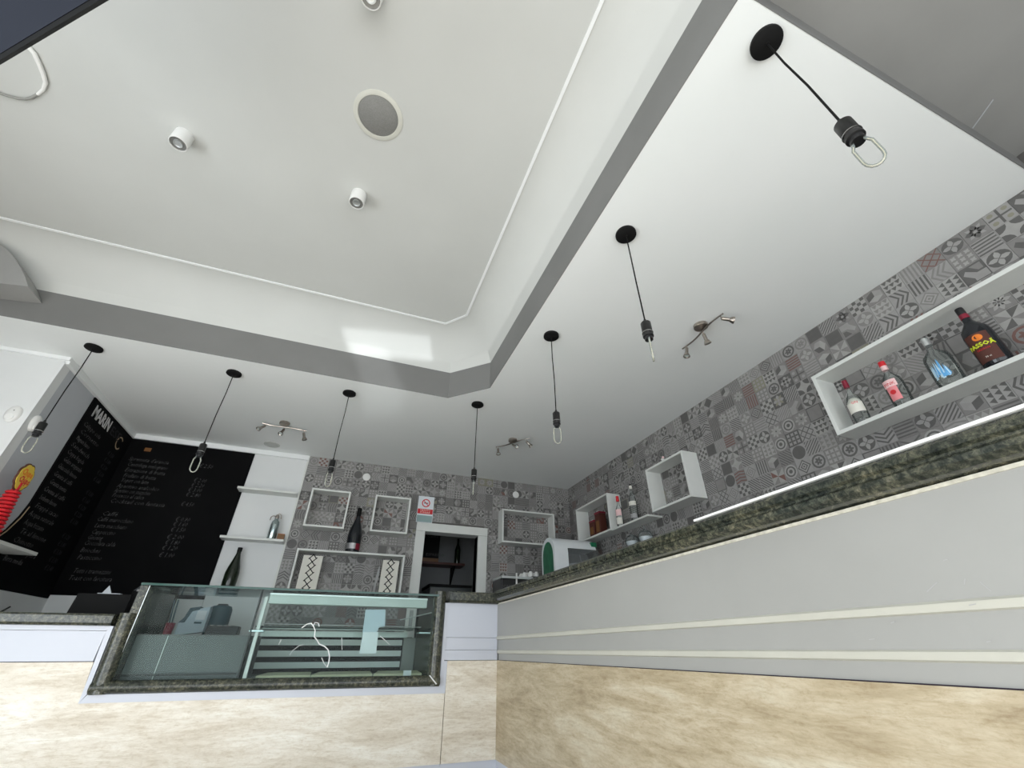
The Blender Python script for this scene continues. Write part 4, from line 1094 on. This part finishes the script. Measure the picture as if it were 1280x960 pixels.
# soda siphon and small box on middle niche shelf
sy = thing('soda_siphon', 'silver soda siphon with lever head on the middle niche shelf', 'siphon', (-0.745, 5.29, 0.997))
add('body', B().lathe([(0, 0.002), (0.040, 0), (0.044, 0.006), (0.044, 0.15), (0.038, 0.185), (0.020, 0.205), (0.018, 0.22), (0, 0.222)], 24), 'mirror_steel', sy, smooth=True)
add('head', B().lathe([(0, 0.215), (0.020, 0.218), (0.022, 0.235), (0.014, 0.262), (0, 0.268)], 16), 'nickel', sy, smooth=True)
add('spout', B().tube([(-0.012, 0, 0.245), (-0.04, 0, 0.248), (-0.058, 0, 0.235), (-0.062, 0, 0.20)], 0.006, 8), 'nickel', sy, smooth=True)
add('lever', B().tube([(0.0, 0, 0.262), (0.012, 0, 0.275), (0.034, 0, 0.262), (0.042, 0, 0.22)], 0.005, 8), 'nickel', sy, smooth=True)
ob_ = thing('carton', 'small orange-brown carton beside the soda siphon', 'box', (-0.655, 5.30, 0.997))
add('body', B().box(-0.034, 0.034, -0.03, 0.03, 0, 0.062), 'amber', ob_, bevel=0.002)
add('flap', B().box(-0.034, 0.034, -0.031, 0.0, 0.062, 0.064), 'orange', ob_)

# lattice panels in the wide box
for (x, dy, lab) in ((-0.285, 0.0, 'left white panel with black diamond lattice inside the wide wall box'), (0.535, 0.0, 'right white panel with black diamond lattice inside the wide wall box')):
    lp = thing('lattice_panel', lab, 'decoration', (x, 5.285, 0.510))
    wdt = 0.098 if x < 0 else 0.090
    add('box', B().box(-wdt, wdt, -0.03, 0.03, 0, 0.352), 'cream_card', lp, bevel=0.003)
    for k in range(5):
        z = 0.035 + k * 0.072
        dm = B()
        for (ax, az, bx_, bz_) in ((0, z - 0.036, 0.034, z), (0.034, z, 0, z + 0.036), (0, z + 0.036, -0.034, z), (-0.034, z, 0, z - 0.036)):
            for ext in (0,):
                d = Vector((bx_ - ax, 0, bz_ - az)).normalized(); nrm = Vector((-d.z, 0, d.x)) * 0.0045
                a_, b2_ = Vector((ax, -0.032, az)), Vector((bx_, -0.032, bz_)) + d * 0.012
                dm.prism([a_ + nrm, b2_ + nrm, b2_ - nrm, a_ - nrm], (0, 0.0015, 0))
        add('lattice_diamond', dm, 'black_matt', lp)
lf = thing('feather', 'dark leaf-shaped ornament beside the right lattice panel', 'decoration', (0.40, 5.30, 0.510))
add('leaf', B().prism([(0, 0, 0), (0.012, 0, 0.10), (0.03, 0, 0.2), (0.022, 0, 0.30), (0.006, 0, 0.25), (-0.006, 0, 0.12)], (0, 0.004, 0)), 'stain', lf)

# no smoking sign
ns = thing('no_smoking_sign', 'white no smoking notice with red circle and red band above the doorway corner', 'sign', (0.872, YB - 0.0195, 1.338))
add('plate', B().box(-0.10, 0.10, -0.002, 0, 0, 0.325), 'paper', ns)
add('lower_field', B().box(-0.095, 0.095, -0.003, -0.002, 0.005, 0.085), 'sign_teal', ns)
add('red_band', B().box(-0.095, 0.095, -0.003, -0.002, 0.105, 0.165), 'red', ns)
cr = B()
for i in range(28):
    a, b_ = 2*PI*i/28, 2*PI*(i+1)/28
    cr.prism([(r*math.cos(t), -0.003, 0.240 + r*math.sin(t)) for r, t in ((0.040, a), (0.052, a), (0.052, b_), (0.040, b_))], (0, 0.001, 0))
cr.prism([(-0.034, -0.0032, 0.268), (-0.028, -0.0032, 0.274), (0.034, -0.0032, 0.212), (0.028, -0.0032, 0.206)], (0, 0.0005, 0))
add('red_circle', cr, 'red', ns)
add('cigarette', B().box(-0.028, 0.026, -0.0028, -0.002, 0.235, 0.245), 'black_plastic', ns)
text('lettering', 'VIETATO', 0.026, 'cream_card', ns, (0, -0.0032, 0.140), RB, 0, align='CENTER', width=0.13)
text('lettering', 'FUMARE', 0.026, 'cream_card', ns, (0, -0.0032, 0.114), RB, 0, align='CENTER', width=0.12)

# ================================================================== BEYOND THE DOORWAY
YR = 6.45
ss = thing('passage_shelf', 'dark wooden bracket shelf on the wall beyond the doorway', 'shelf', (1.3, 6.6, 0))
pz = at(560, 708, 1, YR).z; xl, xr = at(515, 708, 1, YR).x, at(578, 708, 1, YR).x
add('board', B().box(xl - 1.3 - 0.3, xr - 1.3, -0.28, 0, pz, pz + 0.03), 'brown_box', ss)
bxp = at(566, 720, 1, YR).x - 1.3
add('bracket', B().prism([(bxp - 0.01, -0.22, pz), (bxp - 0.01, 0, pz), (bxp - 0.01, 0, pz - 0.25)], (0.02, 0, 0)), 'black_matt', ss)
ss.location.z = CZ
pb = at(573, 700, 1, YR)
k_ = thing('bottle', 'dark bottle on the bracket shelf beyond the doorway', 'bottle', (pb.x - 0.02, YR, pz + 0.03))
add('body', B().lathe([(0, 0.002), (0.04, 0), (0.042, 0.01), (0.042, 0.20), (0.03, 0.24), (0.014, 0.29), (0.013, 0.33)], 16), 'glass_dark_green', k_, smooth=True)
add('cap', B().lathe([(0.014, 0.32), (0.015, 0.36), (0, 0.362)], 12), 'black_matt', k_, smooth=True)
xa, xb = at(531, 690, 1, YR).x, at(547, 690, 1, YR).x
bc = thing('black_cabinet', 'black cabinet with faint lettering standing on the shelf beyond the doorway', 'cabinet', ((xa + xb)/2, YR, pz + 0.03))
hw = (xb - xa)/2
add('body', B().box(-hw - 0.1, hw, -0.10, 0.10, 0, 0.55), 'black_matt', bc)
text('lettering', 'ESPRESSO', 0.05, 'chalk', bc, (-hw, -0.101, 0.08), RB, 0, width=0.26)
text('lettering', 'caffè', 0.05, 'chalk', bc, (-hw, -0.101, 0.33), RB, 0, width=0.16)
add('amber_base', B().box(-hw - 0.1, hw, -0.105, -0.10, 0.0, 0.05), 'amber', bc)
pf_ = thing('refrigerator', 'grey refrigerator standing under the passage shelf beyond the doorway', 'refrigerator', (1.55, 6.3, FL))
add('body', B().box(-0.40, 0.16, -0.28, 0.28, 0, pz - FL - 0.32), 'case_grey', pf_, bevel=0.01)
add('top_plate', B().box(-0.41, 0.17, -0.29, 0.28, pz - FL - 0.32, pz - FL - 0.29), 'black_matt', pf_)
add('side_strip', B().box(0.16, 0.22, -0.25, -0.2, 0, 1.4), 'grey_wall', pf_)

# ================================================================== MACHINES
sm = thing('slush_machine', 'white arched drink machine with green glitter side and smoky window', 'machine', (2.50, 4.62, 0.10))
HT = 1.105 - 0.10
prof = [(-0.17, 0)]
for i in range(13):
    t = PI - PI * i / 12
    prof.append((0.17 * math.cos(t), HT - 0.17 * 1.0 + 0.17 * math.sin(t)))
prof.append((0.17, 0))
XLm, XRm = -0.30, 0.24
sh_ = B().prism([(XLm, y, z) for y, z in prof], (0.17, 0, 0))
add('shell', sh_, 'machine_white', sm, smooth=True)
add('top_cowl', B().prism([(XLm + 0.17, y, z) for y, z in prof if z > HT - 0.13] , (XRm - XLm - 0.17, 0, 0)), 'machine_white', sm, smooth=True)
add('green_side', B().prism([(XLm - 0.003, y*0.78, z*0.955 if z > 0.1 else 0.02) for y, z in prof], (0.003, 0, 0)), 'machine_green', sm)
add('green_badge', B().box(XRm - 0.05, XRm + 0.02, -0.15, -0.02, HT - 0.09, HT - 0.04), 'machine_green', sm)
add('window', B().prism([(XLm + 0.17, -0.165, HT - 0.13), (XRm + 0.02, -0.165, HT - 0.13), (XRm + 0.20, -0.165, 0.52), (XRm + 0.20, -0.165, 0.40), (XLm + 0.17, -0.165, 0.40)], (0, 0.006, 0)), 'smoky_pane', sm)
add('chamber_back', B().prism([(XLm + 0.17, 0.10, HT - 0.12), (XRm + 0.02, 0.10, HT - 0.12), (XRm + 0.20, 0.10, 0.52), (XRm + 0.20, 0.10, 0.40), (XLm + 0.17, 0.10, 0.40)], (0, 0.01, 0)), 'smoky', sm)
add('bowl', B().lathe([(0.02, 0.44), (0.12, 0.50), (0.125, 0.60), (0.112, 0.60), (0.10, 0.51), (0.0, 0.47)], 24).xf(Matrix.Translation((0.03, -0.02, 0.13))), 'machine_white', sm, smooth=True)
add('paddle', B().lathe([(0, 0.56), (0.06, 0.57), (0.02, 0.60), (0, 0.60)], 16).xf(Matrix.Translation((0.27, -0.03, 0.10))), 'machine_white', sm, smooth=True)
add('stirrer', B().tube([(0.10, -0.02, 0.84), (0.13, -0.03, 0.66)], 0.005, 6), 'aluminium', sm)
add('base_unit', B().box(XLm + 0.17, XRm + 0.20, -0.15, 0.15, 0, 0.40), 'machine_white', sm)

cm = thing('coffee_machine', 'low black and steel espresso machine with white cups on top, by the doorway', 'machine', (2.02, 5.12, 0.10))
add('body', B().box(-0.26, 0.13, -0.16, 0.16, 0, 0.60), 'black_plastic', cm, bevel=0.01)
add('top_tray', B().box(-0.26, 0.13, -0.17, 0.16, 0.60, 0.625), 'aluminium', cm)
add('white_divider', B().box(-0.085, -0.07, -0.175, -0.16, 0.36, 0.66), 'lamp_white', cm)
text('lettering', 'CAFFÈ', 0.045, 'chalk', cm, (-0.24, -0.1615, 0.50), RB, 0, width=0.14)
add('side_unit', B().box(0.131, 0.30, -0.14, 0.16, 0, 0.64), 'dark_worktop', cm)
c0 = None
for k in range(6):
    x, y = 1.90 + 0.0, 5.0
    q_ = (2.075 + 0.078 * (k % 3) + 0.0, 5.03 + 0.10 * (k // 3), 0.725 if (2.075 + 0.078 * (k % 3)) < 2.14 else 0.74)
    labs = ['front white cup', 'middle front white cup', 'right front white cup', 'rear left white cup', 'rear middle white cup', 'rear right white cup']
    if c0 is None:
        c0 = thing('coffee_cup', labs[k] + ' upside down on the espresso machine', 'cup', q_, group='white cups on the coffee machine')
        add('bowl', B().lathe([(0.032, 0), (0.033, 0.02), (0.026, 0.045), (0.016, 0.052), (0.016, 0.058), (0, 0.058)], 16), 'lamp_white', c0, smooth=True)
        add('handle', B().tube([(0.031, 0, 0.012), (0.045, 0, 0.015), (0.046, 0, 0.032), (0.028, 0, 0.038)], 0.0035, 6), 'lamp_white', c0)
    else: copy_tree(c0, q_, labs[k] + ' upside down on the espresso machine', (0, 0, 0.5 * k))

# items on the rear work counter, seen through the case
YI = 4.78
def seat(px, py): p = at(px, py, 1, YI); return p
a_ = seat(222, 790); b_ = seat(262, 757)
rg_ = thing('label_printer', 'pale blue-grey card reader base with white screen, seen through the case glass', 'card reader', ((seat(222, 790).x + seat(256, 782).x)/2, YI, 0.10))
hw = (seat(258, 782).x - seat(221, 790).x)/2
ht = seat(240, 763).z - 0.10
rg_.name = 'card_reader'
add('body', B().prism([(-hw, -0.05, 0), (hw, -0.05, 0.03), (hw, -0.05, ht + 0.03), (-hw*0.3, -0.05, ht), (-hw*0.6, -0.05, ht*0.55), (-hw, -0.05, ht*0.5)], (0, 0.10, 0)), 'paper_blue', rg_)
add('dark_hood', B().prism([(-hw*1.0, -0.052, ht*0.5), (-hw*0.55, -0.052, ht*0.5), (-hw*0.25, -0.052, ht*0.95), (hw*0.25, -0.052, ht*1.02), (hw*0.25, -0.052, ht*1.15), (-hw*0.5, -0.052, ht*1.08), (-hw*0.7, -0.052, ht*0.7)], (0, 0.10, 0)), 'teal_dark', rg_)
add('screen', B().box(hw*0.15, hw*0.85, -0.056, -0.05, ht*0.62, ht*0.98), 'paper', rg_)
add('slot', B().box(hw*0.15, hw*0.7, -0.055, -0.05, ht*0.47, ht*0.54), 'teal_dark', rg_)
x = seat(274, 770).x
cn_ = thing('thermos', 'dark blue-black rounded canister right of the card reader', 'canister', (x - 0.02, YI + 0.12, 0.10))
hc = at(275, 757, 1, YI + 0.12).z - 0.10
add('body', B().lathe([(0, 0), (0.085, 0), (0.088, 0.02), (0.088, hc*0.85), (0.075, hc*0.97), (0.05, hc), (0, hc)], 24), 'teal_dark', cn_, smooth=True)
add('lid', B().lathe([(0, hc), (0.045, hc), (0.04, hc + 0.012), (0, hc + 0.014)], 20), 'black_plastic', cn_, smooth=True)
kp = thing('keypad', 'small black keypad in front of the canister', 'keypad', (seat(283, 783).x, YI - 0.08, 0.10))
add('body', B().box(-0.12, 0.12, -0.06, 0.06, 0, 0.07), 'black_plastic', kp, bevel=0.006)
for k in range(8):
    add('key', B().box(-0.10 + 0.05*(k % 4), -0.07 + 0.05*(k % 4), -0.045 + 0.04*(k//4), -0.02 + 0.04*(k//4), 0.07, 0.078), 'stain', kp)
x = seat(214, 785).x
sc_ = thing('pen_holder', 'dark red pen holder with two upright dark pens at the left of the case', 'pen holder', (x, YI - 0.06, 0.10))
add('cup', B().lathe([(0, 0), (0.03, 0), (0.035, 0.09), (0.031, 0.09), (0.028, 0.01), (0, 0.01)], 16), 'dark_red', sc_, smooth=True)
add('pen', B().tube([(0.0, 0, 0.02), (-0.035, 0, 0.26)], 0.006, 6), 'teal_dark', sc_)
add('pen', B().tube([(0.012, 0, 0.02), (-0.008, 0, 0.26)], 0.006, 6), 'teal_dark', sc_)

# black till monitor on the left ledge with papers behind
YM = 3.80
a_, b_ = at(95, 741, 1, YM), at(166, 741, 1, YM); zb = 0.178
mo = thing('till_monitor', 'black touch-screen till seen from behind, on the granite ledge left of the case', 'monitor', ((a_.x + b_.x)/2, YM, zb))
hw = (b_.x - a_.x)/2; ht = a_.z - zb
add('screen_back', B().prism([(-hw, 0, 0.0), (hw, 0, 0.0), (hw, 0, ht), (-hw + 0.012, 0, ht)], (0, 0.03, 0)), 'black_matt', mo, bevel=0.003)
add('foot', B().box(-0.08, 0.08, 0.03, 0.12, 0, 0.012), 'black_matt', mo)
YQ = 4.62
a_, b_ = at(122, 741, 1, YQ), at(150, 742, 1, YQ)
pp = thing('paper_stack', 'small stack of white papers behind the black till', 'papers', ((a_.x + b_.x)/2, YQ + 0.10, 0.10))
hw = (b_.x - a_.x)/2
add('tray', B().box(-hw, hw, -0.1, 0.05, 0, a_.z - 0.10 - 0.012), 'black_matt', pp)
add('sheets', B().box(-hw, hw, -0.1, 0.05, a_.z - 0.112, a_.z - 0.10), 'paper', pp)
add('folded_sheet', B().prism([(-hw*0.9, -0.05, a_.z - 0.10), (0.0, -0.05, a_.z - 0.10), (-hw*0.5, -0.05, a_.z - 0.04)], (0, 0.003, 0)), 'paper', pp)
a_, b_ = at(153, 722, 1, YQ), at(205, 722, 1, YQ)
hd = thing('cash_register', 'dark cash register with grey sloping display, behind the left end of the case', 'cash register', ((a_.x + b_.x)/2 + 0.03, YQ + 0.34, 0.10))
hw = (b_.x - a_.x)/2; ht = a_.z - 0.10
add('body', B().box(-hw, hw, -0.11, 0.12, 0, ht - 0.07), 'black_matt', hd)
add('display', B().prism([(-hw, -0.10, ht - 0.07), (hw, -0.10, ht - 0.07), (hw*0.95, -0.02, ht), (-hw*0.75, -0.02, ht)], (0, 0.02, 0)), 'case_grey', hd)
add('trim_bar', B().box(-hw*0.8, hw*0.3, -0.115, -0.10, ht - 0.075, ht - 0.06), 'stain', hd)
cp = at(5, 757, 1, 4.7)
cpn = thing('pen', 'black pen leaning by the pale upstand at the left end of the ledge', 'pen', (at(7, 755, 1, 3.85).x, 3.85, 0.178))
add('barrel', B().tube([(-0.02, 0, 0.004), (0.03, 0, 0.05)], 0.005, 8), 'black_plastic', cpn)

# ================================================================== CEILING SCREEN AND CABLE (upper left)
ZT_ = 1.5
A_ = at(0, 75, 2, ZT_); C_ = at(125, 0, 2, ZT_)
d = (C_ - A_).normalized(); back = Vector((-d.y, d.x, 0))
if back.y > 0: back = -back
mid = (A_ + C_) / 2
tv = thing('ceiling_screen', 'dark navy flat screen hung under the ceiling, corner at upper left', 'screen', (mid.x, mid.y, ZT_))
up = Vector((0, 0, 1))
e0, e1 = -d * 0.62, d * 0.62
slope = back * 0.52 + up * 0.22
nrm = d.cross(slope).normalized()
if nrm.z > 0: nrm = -nrm
add('casing', B().prism([e0, e1, e1 + slope, e0 + slope], -nrm * 0.022), 'bezel_black', tv)
s_in = slope.normalized() * 0.010
add('screen', B().prism([e0 + s_in + d*0.02, e1 + s_in - d*0.02, e1 + slope - s_in - d*0.02, e0 + slope - s_in + d*0.02], nrm * 0.002), 'navy_screen', tv)
cpt = slope * 0.5 - nrm * 0.05
add('pole', B().tube([cpt, cpt + Vector((0, 0, ZC - ZT_ - cpt.z))], 0.02, 12), 'black_plastic', tv)
cz = ZC - 0.012
pts = [at(*p, 2, cz) for p in ((20, 48), (34, 57), (43, 67), (49, 80), (54, 92), (57, 103), (54, 112), (47, 118))]
cw = thing('cable_loop', 'looped white cable against the ceiling by the dark screen', 'cable', (pts[2].x, pts[2].y, ZC))
O_ = Vector((pts[2].x, pts[2].y, ZC))
add('cable', B().tube([p_ - O_ for p_ in pts], [0.011]*5 + [0.010, 0.008, 0.007], 8), 'cable_white', cw, smooth=True)
pts = [at(*p, 2, cz) for p in ((47, 118), (40, 122), (32, 124), (22, 123), (10, 120), (-8, 114))]
add('cable', B().tube([p_ - O_ for p_ in pts], 0.007, 8), 'cable_grey', cw, smooth=True)
